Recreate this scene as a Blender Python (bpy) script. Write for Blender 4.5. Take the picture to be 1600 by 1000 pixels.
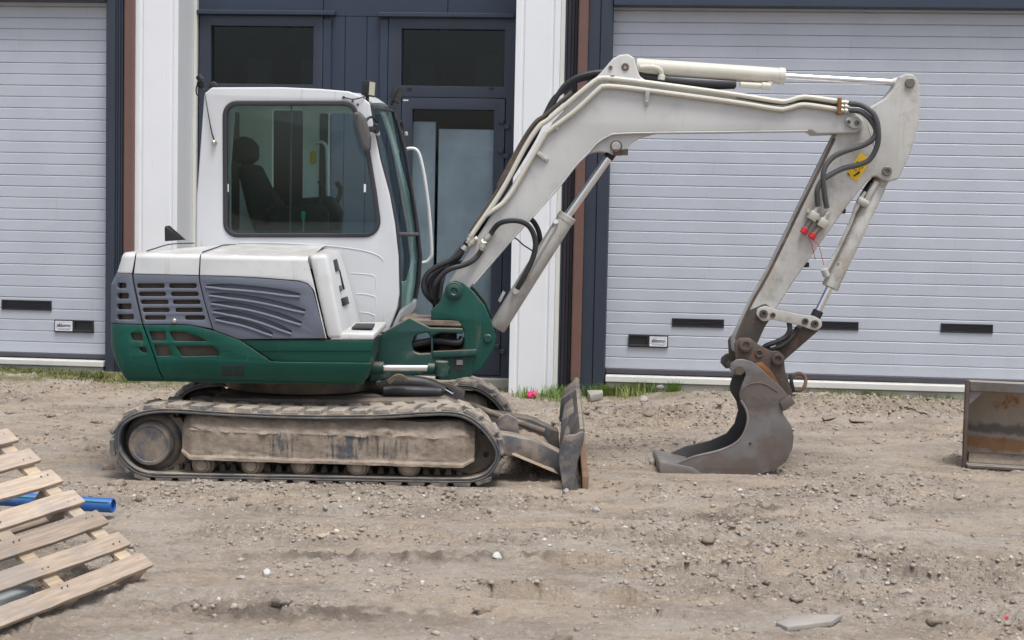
import bpy, bmesh, math, random
import numpy as np
from mathutils import Vector, Matrix
from math import sin, cos, pi, radians

random.seed(7)
for o in list(bpy.data.objects):
    bpy.data.objects.remove(o)
scene = bpy.context.scene

# ------------------------------------------------------------------ camera
CAM = Vector((0, -10, 1.715)); FPX = 2500.0
PITCH = math.atan(165 / FPX); ROLL = 0.0205
FWD = Vector((0, cos(PITCH), -sin(PITCH)))
UP0 = Vector((0, sin(PITCH), cos(PITCH))); RT0 = Vector((1, 0, 0))
RT = RT0 * cos(ROLL) + UP0 * sin(ROLL); UP = UP0 * cos(ROLL) - RT0 * sin(ROLL)
cd = bpy.data.cameras.new('camera'); cam = bpy.data.objects.new('camera', cd)
scene.collection.objects.link(cam); scene.camera = cam
cd.sensor_width = 36.0; cd.lens = FPX / 1600 * 36.0; cd.clip_start = 0.1; cd.clip_end = 600
cam.matrix_world = Matrix((
    (RT.x, UP.x, -FWD.x, CAM.x), (RT.y, UP.y, -FWD.y, CAM.y), (RT.z, UP.z, -FWD.z, CAM.z), (0, 0, 0, 1)))
cd.dof.use_dof = True; cd.dof.focus_distance = 10.4; cd.dof.aperture_fstop = 9.0

# ------------------------------------------------------------------ sky, sun, exposure
SUN_EL, SUN_AZ = radians(70), radians(150)     # azimuth: direction the light comes from, 180 = from the camera's side
world = bpy.data.worlds.new('World'); scene.world = world; world.use_nodes = True
nt = world.node_tree; nt.nodes.clear()
wo = nt.nodes.new('ShaderNodeOutputWorld'); bg = nt.nodes.new('ShaderNodeBackground')
sky = nt.nodes.new('ShaderNodeTexSky'); sky.sky_type = 'NISHITA'; sky.sun_disc = False
sky.sun_elevation = SUN_EL; sky.sun_rotation = SUN_AZ; sky.air_density = 1.0; sky.dust_density = 4.0
hs = nt.nodes.new('ShaderNodeHueSaturation'); hs.inputs['Saturation'].default_value = 0.75
nt.links.new(sky.outputs[0], hs.inputs['Color']); nt.links.new(hs.outputs[0], bg.inputs['Color'])
bg.inputs['Strength'].default_value = 0.12
nt.links.new(bg.outputs[0], wo.inputs['Surface'])
sd = bpy.data.lights.new('sun', 'SUN'); sd.energy = 1.5; sd.angle = radians(20); sd.color = (0.975, 1.0, 0.985)
sun = bpy.data.objects.new('sun', sd); scene.collection.objects.link(sun)
dvec = Vector((sin(SUN_AZ) * cos(SUN_EL), cos(SUN_AZ) * cos(SUN_EL), sin(SUN_EL)))
sun.rotation_euler = dvec.to_track_quat('Z', 'Y').to_euler(); sun.location = dvec * 30
scene.view_settings.view_transform = 'Standard'; scene.view_settings.look = 'None'
scene.view_settings.exposure = 0.72; scene.view_settings.gamma = 1.0
scene.view_settings.use_curve_mapping = False

# ------------------------------------------------------------------ helpers
COL = scene.collection
WM = {}

def ray(x, y):
    return FWD + RT * ((x - 800) / FPX) - UP * ((y - 500) / FPX)

def P(x, y, Y):
    """photo pixel -> point on the upright plane at depth Y"""
    d = ray(x, y)
    return CAM + d * ((Y - CAM.y) / d.y)

def proj(p):
    d = Vector(p) - CAM; z = d.dot(FWD)
    return 800 + FPX * d.dot(RT) / z, 500 - FPX * d.dot(UP) / z

def empty(name, loc, rz=0.0):
    o = bpy.data.objects.new(name, None); COL.objects.link(o)
    o.location = loc; o.rotation_euler = (0, 0, rz)
    WM[o.name] = Matrix.Translation(Vector(loc)) @ Matrix.Rotation(rz, 4, 'Z')
    o.empty_display_size = 0.2
    return o

def attach(o, parent, mw=None):
    mw = mw or Matrix.Identity(4)
    WM[o.name] = mw
    if parent is not None:
        o.parent = parent
        o.matrix_parent_inverse = WM[parent.name].inverted()
    o.matrix_basis = mw

def tag(o, label=None, cat=None, group=None, kind=None):
    if label: o['label'] = label
    if cat: o['category'] = cat
    if group: o['group'] = group
    if kind: o['kind'] = kind
    return o

def place(name, me, parent=None, mw=None, mat=None):
    o = bpy.data.objects.new(name, me); COL.objects.link(o)
    if mat is not None and not me.materials: me.materials.append(mat)
    attach(o, parent, mw)
    return o

def finish(me, angle=35):
    me.validate(clean_customdata=False)
    me.shade_smooth(); me.set_sharp_from_angle(angle=radians(angle))
    return me

def catmull(pts, n=6):
    pts = [Vector(p) for p in pts]
    if len(pts) < 3: return pts
    out = []
    ext = [pts[0] * 2 - pts[1]] + pts + [pts[-1] * 2 - pts[-2]]
    for i in range(1, len(ext) - 2):
        p0, p1, p2, p3 = ext[i - 1:i + 3]
        for k in range(n):
            t = k / n
            out.append(0.5 * ((2 * p1) + (p2 - p0) * t + (2 * p0 - 5 * p1 + 4 * p2 - p3) * t * t + (3 * p1 - p0 - 3 * p2 + p3) * t ** 3))
    out.append(pts[-1])
    return out

def fillet(pts, n=5):
    """[(x,y[,r])] -> rounded closed outline"""
    out = []; m = len(pts)
    for i, p in enumerate(pts):
        r = p[2] if len(p) > 2 else 0
        b = Vector(p[:2])
        if r <= 0: out.append(b); continue
        a = Vector(pts[i - 1][:2]); c = Vector(pts[(i + 1) % m][:2])
        u = (a - b); v = (c - b); lu, lv = u.length, v.length; u /= lu; v /= lv
        ang = math.acos(max(-1, min(1, u.dot(v))))
        if ang > 3.05 or ang < 0.05: out.append(b); continue
        d = min(r / math.tan(ang / 2), lu * 0.49, lv * 0.49); r2 = d * math.tan(ang / 2)
        ctr = b + (u + v).normalized() * (r2 / sin(ang / 2))
        s = b + u * d - ctr; e = b + v * d - ctr
        a0 = math.atan2(s.y, s.x); a1 = math.atan2(e.y, e.x); da = (a1 - a0 + pi) % (2 * pi) - pi
        for k in range(n + 1):
            t = a0 + da * k / n
            out.append(ctr + Vector((cos(t), sin(t))) * r2)
    return out

def circ(cx, cy, r, n=20, ry=None):
    return [(cx + r * cos(2 * pi * k / n), cy + (ry or r) * sin(2 * pi * k / n)) for k in range(n)]

def rrect(x0, y0, x1, y1, r):
    return [(x0, y0, r), (x1, y0, r), (x1, y1, r), (x0, y1, r)]

def area2(p):
    return sum(p[i - 1][0] * p[i][1] - p[i][0] * p[i - 1][1] for i in range(len(p)))

def flat_mesh(outer, holes, thick, bev, res=2):
    """filled 2D outline (x,z) with holes -> mesh in (x, y=depth 0..thick, z)"""
    cu = bpy.data.curves.new('tmp', 'CURVE'); cu.dimensions = '2D'; cu.fill_mode = 'BOTH'
    bev = min(bev, thick * 0.45)
    cu.extrude = thick / 2 - bev; cu.bevel_depth = bev; cu.bevel_resolution = res; cu.offset = -bev
    for k, pl in enumerate([outer] + list(holes)):
        pl = [tuple(q) for q in pl]
        if (area2(pl) > 0) != (k == 0): pl = pl[::-1]
        sp = cu.splines.new('POLY'); sp.points.add(len(pl) - 1); sp.use_cyclic_u = True
        for i, q in enumerate(pl): sp.points[i].co = (q[0], q[1], 0, 1)
    ob = bpy.data.objects.new('tmp', cu)
    me = bpy.data.meshes.new_from_object(ob)
    bpy.data.objects.remove(ob); bpy.data.curves.remove(cu)
    bm = bmesh.new(); bm.from_mesh(me); bpy.data.meshes.remove(me)
    bmesh.ops.remove_doubles(bm, verts=bm.verts, dist=1e-5)
    for v in bm.verts: v.co = Vector((v.co.x, thick / 2 - v.co.z, v.co.y))
    return bm

class MB:
    """collects shapes into one mesh"""
    def __init__(s): s.bm = bmesh.new()
    def raw(s, verts, faces):
        vs = [s.bm.verts.new(v) for v in verts]
        for f in faces:
            try: s.bm.faces.new([vs[i] for i in f])
            except ValueError: pass
        return vs
    def merge(s, bm2, M=None):
        if M is not None: bm2.transform(M)
        me = bpy.data.meshes.new('t'); bm2.to_mesh(me); bm2.free(); s.bm.from_mesh(me); bpy.data.meshes.remove(me)
        return s
    def plate(s, pts, Y0, Y1, holes=(), bev=0.006, Yref=None, res=2):
        yr = Y0 if Yref is None else Yref
        cv = lambda pl: [(q.x, q.z) for q in (P(a[0], a[1], yr) for a in fillet(pl))]
        bm = flat_mesh(cv(pts), [cv(h) for h in holes], Y1 - Y0, bev, res)
        return s.merge(bm, Matrix.Translation((0, Y0, 0)))
    def lathe(s, A, B, prof, seg=28):
        """prof: [(distance from A along A->B, radius)]"""
        A = Vector(A); B = Vector(B); ax = (B - A).normalized()
        u = ax.orthogonal().normalized(); w = ax.cross(u)
        V = []; F = []
        for (d, r) in prof:
            for k in range(seg):
                t = 2 * pi * k / seg
                V.append(A + ax * d + (u * cos(t) + w * sin(t)) * max(r, 1e-4))
        for i in range(len(prof) - 1):
            for k in range(seg):
                k2 = (k + 1) % seg
                F.append((i * seg + k, i * seg + k2, (i + 1) * seg + k2, (i + 1) * seg + k))
        F.append(tuple(range(seg))[::-1]); n = (len(prof) - 1) * seg
        F.append(tuple(range(n, n + seg)))
        s.raw(V, F); return s
    def cyl(s, A, B, r, ch=0.004, seg=28):
        L = (Vector(B) - Vector(A)).length; ch = min(ch, r * 0.4, L * 0.4)
        return s.lathe(A, B, [(0, r - ch), (ch, r), (L - ch, r), (L, r - ch)], seg)
    def tube(s, pts, r, seg=10, smooth=True, n=6):
        pts = catmull(pts, n) if smooth else [Vector(p) for p in pts]
        V = []; F = []; u = None
        for i, p in enumerate(pts):
            t = (pts[min(i + 1, len(pts) - 1)] - pts[max(i - 1, 0)]).normalized()
            if u is None: u = t.orthogonal().normalized()
            u = (u - t * u.dot(t)).normalized(); w = t.cross(u)
            rr = r(i / (len(pts) - 1)) if callable(r) else r
            for k in range(seg):
                a = 2 * pi * k / seg; V.append(p + (u * cos(a) + w * sin(a)) * rr)
        for i in range(len(pts) - 1):
            for k in range(seg):
                k2 = (k + 1) % seg
                F.append((i * seg + k, i * seg + k2, (i + 1) * seg + k2, (i + 1) * seg + k))
        F.append(tuple(range(seg))[::-1]); m = (len(pts) - 1) * seg; F.append(tuple(range(m, m + seg)))
        s.raw(V, F); return s
    def hexa(s, near, far, bev=0.0, seg=2):
        """two 4-corner rings (same order) -> solid"""
        b = bmesh.new(); n = len(near)
        vs = [b.verts.new(v) for v in list(near) + list(far)]
        b.faces.new(vs[:n]); b.faces.new(vs[n:][::-1])
        for i in range(n): j = (i + 1) % n; b.faces.new((vs[j], vs[i], vs[n + i], vs[n + j]))
        bmesh.ops.recalc_face_normals(b, faces=b.faces)
        if bev: bmesh.ops.bevel(b, geom=list(b.edges), offset=bev, segments=seg, affect='EDGES', profile=0.5, clamp_overlap=True)
        return s.merge(b)
    def box(s, lo, hi, bev=0.0, M=None, seg=1):
        (x0, y0, z0), (x1, y1, z1) = lo, hi
        b = MB().hexa([(x0, y0, z0), (x1, y0, z0), (x1, y0, z1), (x0, y0, z1)], [(x0, y1, z0), (x1, y1, z0), (x1, y1, z1), (x0, y1, z1)], bev, seg)
        return s.merge(b.bm, M)
    def grid(s, rows):
        """rows of points -> quad sheet"""
        n = len(rows[0]); V = [p for r in rows for p in r]; F = []
        for i in range(len(rows) - 1):
            for k in range(n - 1): F.append((i * n + k, i * n + k + 1, (i + 1) * n + k + 1, (i + 1) * n + k))
        s.raw(V, F); return s
    def solidify(s, t):
        bmesh.ops.recalc_face_normals(s.bm, faces=s.bm.faces)
        bmesh.ops.solidify(s.bm, geom=list(s.bm.faces), thickness=t); return s
    def mesh(s, name, angle=35):
        bmesh.ops.recalc_face_normals(s.bm, faces=s.bm.faces)
        me = bpy.data.meshes.new(name); s.bm.to_mesh(me); s.bm.free()
        return finish(me, angle)
    def build(s, name, mat, parent=None, mw=None, angle=35, label=None):
        o = place(name, s.mesh(name, angle), parent, mw, mat)
        if label: o['label'] = label
        return o

# ------------------------------------------------------------------ materials
def ramp(nt, src, lo, hi):
    m = nt.nodes.new('ShaderNodeMapRange'); m.interpolation_type = 'SMOOTHSTEP'
    m.inputs['From Min'].default_value = lo; m.inputs['From Max'].default_value = hi
    nt.links.new(src, m.inputs['Value']); return m.outputs['Result']

def math2(nt, op, a, b):
    m = nt.nodes.new('ShaderNodeMath'); m.operation = op
    for i, v in enumerate((a, b)):
        if isinstance(v, (int, float)): m.inputs[i].default_value = v
        else: nt.links.new(v, m.inputs[i])
    return m.outputs[0]

def mixc(nt, fac, a, b):
    m = nt.nodes.new('ShaderNodeMix'); m.data_type = 'RGBA'
    for sock, v in ((m.inputs['Factor'], fac), (m.inputs['A'], a), (m.inputs['B'], b)):
        if isinstance(v, (int, float)): sock.default_value = v
        elif isinstance(v, tuple): sock.default_value = (*v, 1) if len(v) == 3 else v
        else: nt.links.new(v, sock)
    return m.outputs['Result']

def noise(nt, pos, scale, detail=5, rough=0.6, stretch=None, off=0.0):
    if stretch:
        mp = nt.nodes.new('ShaderNodeMapping'); mp.inputs['Scale'].default_value = stretch
        mp.inputs['Location'].default_value = (off, off, off)
        nt.links.new(pos, mp.inputs['Vector']); pos = mp.outputs[0]
    n = nt.nodes.new('ShaderNodeTexNoise'); n.inputs['Scale'].default_value = scale
    n.inputs['Detail'].default_value = detail; n.inputs['Roughness'].default_value = rough
    nt.links.new(pos, n.inputs['Vector']); return n.outputs['Fac']

def base_mat(name):
    m = bpy.data.materials.new(name); m.use_nodes = True; nt = m.node_tree
    b = nt.nodes['Principled BSDF']
    g = nt.nodes.new('ShaderNodeNewGeometry')
    return m, nt, b, g

DUST = (0.31, 0.255, 0.20)

def paint(name, col, rough=0.45, metal=0.0, vary=0.12, dirt=0.0, dirt_col=DUST, dscale=4.0, up=0.0, streak=0.0, rust=0.0,
          rust_col=(0.16, 0.06, 0.025), bump=0.0, bscale=60, grime=0.0, spec=0.5, second=None, coat=0.0):
    """colour + blotchy dirt (dirt 0..1), dust lying on upward faces (up), vertical streaks, rust specks, fine relief"""
    m, nt, b, g = base_mat(name); pos = g.outputs['Position']
    c = mixc(nt, ramp(nt, noise(nt, pos, 2.3, 3), 0.3, 0.7), tuple(x * (1 - vary) for x in col), tuple(min(1, x * (1 + vary)) for x in col))
    if second: c = mixc(nt, ramp(nt, noise(nt, pos, 3.1, 6, 0.65, (1, 1, 1), 4.0), 0.45, 0.6), c, second)
    r = rough
    rn = math2(nt, 'ADD', math2(nt, 'MULTIPLY', noise(nt, pos, 14, 2), 0.25), rough - 0.1)
    masks = []
    if dirt > 0: masks.append(ramp(nt, noise(nt, pos, dscale, 6, 0.68), 0.72 - dirt * 0.5, 0.95 - dirt * 0.45))
    if streak > 0: masks.append(math2(nt, 'MULTIPLY', ramp(nt, noise(nt, pos, 9, 4, 0.6, (3, 3, 0.22)), 0.62 - streak * 0.3, 0.85 - streak * 0.2), min(1, streak + .3)))
    if up > 0:
        sx = nt.nodes.new('ShaderNodeSeparateXYZ'); nt.links.new(g.outputs['Normal'], sx.inputs[0])
        upm = ramp(nt, sx.outputs['Z'], 0.25, 0.9)
        masks.append(math2(nt, 'MULTIPLY', math2(nt, 'MULTIPLY', upm, ramp(nt, noise(nt, pos, 7, 4), 0.2, 0.6)), up))
    if masks:
        k = masks[0]
        for q in masks[1:]: k = math2(nt, 'MAXIMUM', k, q)
        c = mixc(nt, k, c, mixc(nt, noise(nt, pos, 11, 5), tuple(x * 0.75 for x in dirt_col), tuple(x * 1.15 for x in dirt_col)))
        rn = math2(nt, 'MAXIMUM', rn, math2(nt, 'MULTIPLY', k, 0.9))
    if grime > 0:
        c = mixc(nt, math2(nt, 'MULTIPLY', ramp(nt, noise(nt, pos, 5.5, 5, 0.7, (1, 1, 1), 9.0), 0.5, 0.75), grime), c, (0.09, 0.07, 0.055))
    if rust > 0:
        k = ramp(nt, noise(nt, pos, 16, 5, 0.72, (1, 1, 1), 2.0), 0.78 - rust * 0.3, 0.84 - rust * 0.28)
        c = mixc(nt, k, c, mixc(nt, noise(nt, pos, 40, 3), rust_col, tuple(x * 1.9 for x in rust_col)))
    nt.links.new(c, b.inputs['Base Color']); nt.links.new(rn, b.inputs['Roughness'])
    b.inputs['Metallic'].default_value = metal; b.inputs['Specular IOR Level'].default_value = spec
    b.inputs['Coat Weight'].default_value = coat
    if bump > 0:
        bp = nt.nodes.new('ShaderNodeBump'); bp.inputs['Strength'].default_value = bump; bp.inputs['Distance'].default_value = 0.01
        nt.links.new(noise(nt, pos, bscale, 4, 0.7), bp.inputs['Height']); nt.links.new(bp.outputs[0], b.inputs['Normal'])
    return m

def glass(name, tint, refl=1.0, rough=0.02, film=0.0):
    m, nt, b, g = base_mat(name); nt.nodes.remove(b); out = nt.nodes['Material Output']
    tr = nt.nodes.new('ShaderNodeBsdfTransparent'); tr.inputs[0].default_value = (*tint, 1)
    gl = nt.nodes.new('ShaderNodeBsdfGlossy'); gl.inputs['Roughness'].default_value = rough
    fr = nt.nodes.new('ShaderNodeFresnel'); fr.inputs['IOR'].default_value = 1.5
    mx = nt.nodes.new('ShaderNodeMixShader')
    nt.links.new(math2(nt, 'MULTIPLY', fr.outputs[0], refl), mx.inputs[0]); nt.links.new(tr.outputs[0], mx.inputs[1]); nt.links.new(gl.outputs[0], mx.inputs[2])
    last = mx.outputs[0]
    if film > 0:
        df = nt.nodes.new('ShaderNodeBsdfDiffuse'); df.inputs[0].default_value = (0.42, 0.4, 0.36, 1)
        m2 = nt.nodes.new('ShaderNodeMixShader')
        nt.links.new(math2(nt, 'MULTIPLY', ramp(nt, noise(nt, g.outputs['Position'], 3.5, 8, 0.7), 0.25, 0.85), film), m2.inputs[0])
        nt.links.new(last, m2.inputs[1]); nt.links.new(df.outputs[0], m2.inputs[2]); last = m2.outputs[0]
    nt.links.new(last, out.inputs['Surface'])
    return m

M = {}
M['white'] = paint('white_paint', (0.585, 0.595, 0.605), 0.36, dirt=0.16, dscale=2.5, up=0.3, vary=0.03, streak=0.1, coat=0.15)
M['hood'] = paint('hood_paint', (0.61, 0.62, 0.61), 0.4, dirt=0.2, dscale=3.5, up=0.5, vary=0.03, streak=0.14, grime=0.12, coat=0.1)
M['boom'] = paint('boom_paint', (0.515, 0.51, 0.49), 0.5, dirt=0.16, dscale=3.0, up=0.25, vary=0.06, rust=0.2, grime=0.18, streak=0.05, bump=0.05)
M['armp'] = paint('arm_paint', (0.46, 0.45, 0.42), 0.55, dirt=0.48, dirt_col=(0.33, 0.285, 0.225), dscale=3.2, vary=0.1, rust=0.46, grime=0.42, streak=0.35, bump=0.06)
M['cream'] = paint('pipe_paint', (0.58, 0.555, 0.475), 0.45, dirt=0.15, rust=0.24, vary=0.06, grime=0.15)
M['green'] = paint('green_paint', (0.003, 0.070, 0.050), 0.42, rust=0.05, grime=0.12, dirt=0.10, dscale=3, up=0.6, vary=0.12, dirt_col=(0.17, 0.17, 0.13), streak=0.03, spec=0.35)
M['greenb'] = paint('bracket_green', (0.004, 0.060, 0.045), 0.45, rust=0.12, grime=0.3, dirt=0.24, dscale=3.5, up=0.9, vary=0.15, dirt_col=(0.2, 0.17, 0.125), streak=0.1, spec=0.35)
M['greend'] = paint('green_dusty', (0.007, 0.050, 0.040), 0.55, dirt=0.36, dscale=3.5, up=0.9, vary=0.15, dirt_col=(0.22, 0.17, 0.125), rust=0.3)
M['grey'] = paint('grey_plastic', (0.118, 0.132, 0.168), 0.55, dirt=0.2, dscale=3, up=0.3, vary=0.06, dirt_col=(0.27, 0.25, 0.22), bump=0.12, bscale=220)
M['mesh'] = paint('radiator_mesh', (0.13, 0.105, 0.085), 0.85, dirt=0.4, dirt_col=(0.2, 0.15, 0.11), vary=0.3, bump=0.4, bscale=300)
M['black'] = paint('black_plastic', (0.018, 0.018, 0.02), 0.5, vary=0.1, dirt=0.12, dirt_col=(0.12, 0.1, 0.08))
M['seal'] = paint('rubber_seal', (0.03, 0.03, 0.036), 0.5, vary=0.1)
M['hose'] = paint('hose_rubber', (0.022, 0.022, 0.024), 0.5, vary=0.2, dirt=0.2, dirt_col=(0.16, 0.14, 0.12))
M['hoseg'] = paint('grey_hose', (0.07, 0.07, 0.072), 0.55, vary=0.2, dirt=0.25, dirt_col=(0.2, 0.18, 0.15))
M['track'] = paint('track_rubber', (0.075, 0.079, 0.088), 0.6, dirt=0.42, dscale=6, up=1.0, vary=0.2, dirt_col=(0.30, 0.25, 0.19), bump=0.25, bscale=50)
M['lug'] = paint('lug_rubber', (0.10, 0.098, 0.098), 0.75, dirt=0.68, dscale=5, up=1.0, vary=0.2, dirt_col=(0.37, 0.31, 0.245), bump=0.35, bscale=60)
M['mud'] = paint('caked_mud', (0.27, 0.21, 0.155), 0.95, vary=0.25, dirt=0.5, dirt_col=(0.35, 0.28, 0.21), bump=0.6, bscale=45, spec=0.1)
M['iron'] = paint('muddy_iron', (0.14, 0.115, 0.095), 0.75, vary=0.25, dirt=0.6, dirt_col=(0.27, 0.21, 0.155), bump=0.4, bscale=60)
M['steel'] = paint('worn_steel', (0.165, 0.155, 0.15), 0.45, metal=0.25, vary=0.2, dirt=0.24, dirt_col=(0.24, 0.2, 0.165), dscale=2.2, rust=0.1, second=(0.135, 0.105, 0.09), bump=0.1)
M['shadesteel'] = paint('bucket_steel_shade', (0.075, 0.07, 0.068), 0.5, metal=0.2, vary=0.2, dirt=0.2, rust=0.2)  # darker copy of the steel; shade inside the bucket painted into its colour
M['wornedge'] = paint('worn_rusty_edge', (0.19, 0.115, 0.07), 0.6, metal=0.2, vary=0.3, dirt=0.4, dirt_col=(0.25, 0.2, 0.15), rust=0.5, rust_col=(0.2, 0.085, 0.03))
M['grease'] = paint('greasy_steel', (0.055, 0.045, 0.038), 0.5, vary=0.3, dirt=0.4, dirt_col=(0.17, 0.14, 0.105), rust=0.4, bump=0.3)
M['lipsteel'] = paint('polished_lip', (0.23, 0.21, 0.19), 0.4, metal=0.4, vary=0.25, dirt=0.4, dirt_col=(0.34, 0.28, 0.22), rust=0.15)
M['blade'] = paint('blade_steel', (0.08, 0.082, 0.09), 0.5, metal=0.1, vary=0.25, dirt=0.6, up=1.0, rust=0.4, dscale=5, grime=0.5, streak=0.3)
M['rusty'] = paint('rusty_steel', (0.10, 0.075, 0.06), 0.7, metal=0.2, vary=0.3, dirt=0.35, dirt_col=(0.2, 0.15, 0.11), rust=0.7, rust_col=(0.12, 0.055, 0.028), bump=0.3)
M['rust'] = paint('orange_rust', (0.24, 0.105, 0.04), 0.8, vary=0.3, dirt=0.3, dirt_col=(0.25, 0.17, 0.1), bump=0.3)
M['pin'] = paint('pin_steel', (0.2, 0.18, 0.16), 0.45, metal=0.5, vary=0.2, dirt=0.3, rust=0.35)
M['chrome'] = paint('chrome', (0.8, 0.8, 0.82), 0.14, metal=1.0, vary=0.02)
M['zinc'] = paint('zinc_fitting', (0.55, 0.52, 0.45), 0.35, metal=0.6, vary=0.1, dirt=0.2)
M['yellow'] = paint('yellow_sticker', (0.72, 0.45, 0.01), 0.5, vary=0.06, grime=0.15)
M['ink'] = paint('black_print', (0.02, 0.018, 0.015), 0.6)
M['red'] = paint('red_cap', (0.55, 0.02, 0.03), 0.45, vary=0.1)
M['seat'] = paint('seat_fabric', (0.026, 0.025, 0.024), 0.85, vary=0.3, dirt=0.3, dirt_col=(0.09, 0.08, 0.07))
M['trim'] = paint('cab_lining', (0.78, 0.80, 0.78), 0.6, vary=0.06, dirt=0.1)
M['handle'] = paint('white_tube', (0.68, 0.68, 0.67), 0.4, dirt=0.1, vary=0.04)
M['lens'] = paint('lamp_lens', (0.55, 0.53, 0.42), 0.2, vary=0.1)
M['mirrorp'] = paint('mirror_back', (0.085, 0.078, 0.078), 0.6, vary=0.1, dirt=0.3, dirt_col=(0.16, 0.14, 0.13))
M['tealknob'] = paint('green_knob', (0.01, 0.25, 0.17), 0.4)
M['cabglass'] = glass('cab_glass', (0.80, 0.915, 0.895), 0.9)
M['screen'] = glass('windscreen_glass', (0.76, 0.88, 0.87), 0.22)
M['winglass'] = glass('building_glass', (0.86, 0.90, 0.925), 0.6)
M['navy'] = paint('navy_cladding', (0.031, 0.045, 0.073), 0.42, vary=0.06, dirt=0.06, dirt_col=(0.16, 0.15, 0.14), up=0.2)
M['navyd'] = paint('navy_frame', (0.033, 0.042, 0.062), 0.38, vary=0.05)
M['pillar'] = paint('white_cladding', (0.79, 0.80, 0.81), 0.4, vary=0.015, dirt=0.04, dscale=1.5, streak=0.02)
M['trimc'] = paint('cream_trim', (0.68, 0.68, 0.62), 0.5, vary=0.03)
M['door'] = paint('grey_door', (0.465, 0.488, 0.535), 0.42, vary=0.035, bump=0.03, bscale=150, streak=0.05, dirt=0.05, dscale=1.2)
M['brown'] = paint('brown_downpipe', (0.155, 0.083, 0.066), 0.5, vary=0.06, dirt=0.08)
M['concrete'] = paint('concrete', (0.34, 0.32, 0.28), 0.9, vary=0.15, dirt=0.3, dirt_col=(0.26, 0.23, 0.17), bump=0.3, bscale=50)
M['sillw'] = paint('white_threshold', (0.66, 0.65, 0.61), 0.6, vary=0.05, dirt=0.15, up=0.3)
M['dark'] = paint('dark_rubber', (0.022, 0.02, 0.026), 0.6, vary=0.1)
M['sealg'] = paint('door_seal', (0.06, 0.055, 0.068), 0.6, vary=0.1, dirt=0.1)
M['label'] = paint('white_label', (0.78, 0.78, 0.8), 0.4, vary=0.01)
M['inkb'] = paint('label_print', (0.05, 0.05, 0.12), 0.5)
M['panelin'] = paint('pale_board', (0.56, 0.60, 0.60), 0.6, vary=0.14, streak=0.3, dirt_col=(0.42, 0.44, 0.44), dirt=0.2)
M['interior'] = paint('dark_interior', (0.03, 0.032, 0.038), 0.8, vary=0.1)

# ================================================================== SETTING
YAW = 0.091
BO = Vector((0, 5.0, 0))
BM = Matrix.Translation(BO) @ Matrix.Rotation(-YAW, 4, 'Z')
BU = Vector((cos(YAW), -sin(YAW), 0)); BN = Vector((-sin(YAW), -cos(YAW), 0))

def W(x, y, w=0.0):
    """photo pixel -> (along the wall, height) on the wall plane set w metres proud"""
    d = ray(x, y); t = (w - (CAM - BO).dot(BN)) / d.dot(BN); p = CAM + d * t
    return (p - BO).dot(BU), p.z

def G(x, y, h=0.0):
    d = ray(x, y); return CAM + d * ((h - CAM.z) / d.z)

# ------------------------------------------------------------------ ground
def _hash(ix, iy, seed):
    h = (ix.astype(np.int64) * 374761393 + iy.astype(np.int64) * 668265263 + seed * 974711) & 0x7fffffff
    h = ((h ^ (h >> 13)) * 1274126177) & 0x7fffffff
    return ((h ^ (h >> 16)) & 0xffff) / 65535.0

def vnoise(x, y, seed):
    ix = np.floor(x); iy = np.floor(y); fx = x - ix; fy = y - iy
    fx = fx * fx * fx * (fx * (fx * 6 - 15) + 10); fy = fy * fy * fy * (fy * (fy * 6 - 15) + 10)
    a = _hash(ix, iy, seed); b = _hash(ix + 1, iy, seed); c = _hash(ix, iy + 1, seed); d = _hash(ix + 1, iy + 1, seed)
    return (a * (1 - fx) + b * fx) * (1 - fy) + (c * (1 - fx) + d * fx) * fy

def fbm(x, y, seed, octs=4, gain=0.5):
    s = 0; a = 1; t = 0
    for k in range(octs):
        c, sn = cos(0.6 * k + 0.3), sin(0.6 * k + 0.3); f = 2.03 ** k
        s = s + a * (vnoise((x * c - y * sn) * f + k * 17.3, (x * sn + y * c) * f - k * 9.1, seed + k) - 0.5); t += a; a *= gain
    return s / t * 2

def sstep(a, b, x):
    t = np.clip((x - a) / (b - a), 0, 1); return t * t * (3 - 2 * t)

# banks, clod heaps and ledges in the dirt: (pixel x, pixel y, half length, half depth, height)
HEAPS = [(440, 968, .5, .13, .05), (600, 962, .35, .07, .035), (520, 872, .35, .07, .03), (640, 876, .3, .05, .03), (780, 872, .35, .07, .035),
         (1090, 815, .5, .10, .035), (1190, 800, .25, .08, .05), (1450, 890, .9, .08, .025), (1330, 880, .4, .1, .03), (1120, 895, .6, .06, -.03),
         (60, 608, 1.0, .15, .04), (1000, 650, .5, .25, .05), (1090, 636, .3, .15, .05), (1390, 650, .9, .25, .05), (850, 640, .4, .2, .03),
         (1200, 790, .9, .15, .02), (700, 800, .8, .1, .02), (250, 640, .6, .3, .03)]
HEAPS = [(G(a, b).x, G(a, b).y, l, d, h) for a, b, l, d, h in HEAPS]
LEDGES = [(755, 895, 934, .055), (940, 1012, 936, .055), (610, 760, 940, .03), (1040, 1210, 892, .05), (60, 170, 700, .02), (330, 520, 872, .016), (540, 700, 876, .016), (1000, 1200, 806, .035), (1300, 1600, 905, .04), (860, 1060, 880, .03), (1390, 1600, 868, .03), (380, 600, 800, .02), (1000, 1100, 962, .03)]
LEDGES = [(G(a, y).x, G(b, y).x, G((a + b) / 2, y).y, h) for a, b, y, h in LEDGES]
FLATS = [(-2.62, 0.06, -0.03, 0.45), (-2.6, 0.1, 1.5, 2.0), (1.0, 1.95, .68, 1.28)]

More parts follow.
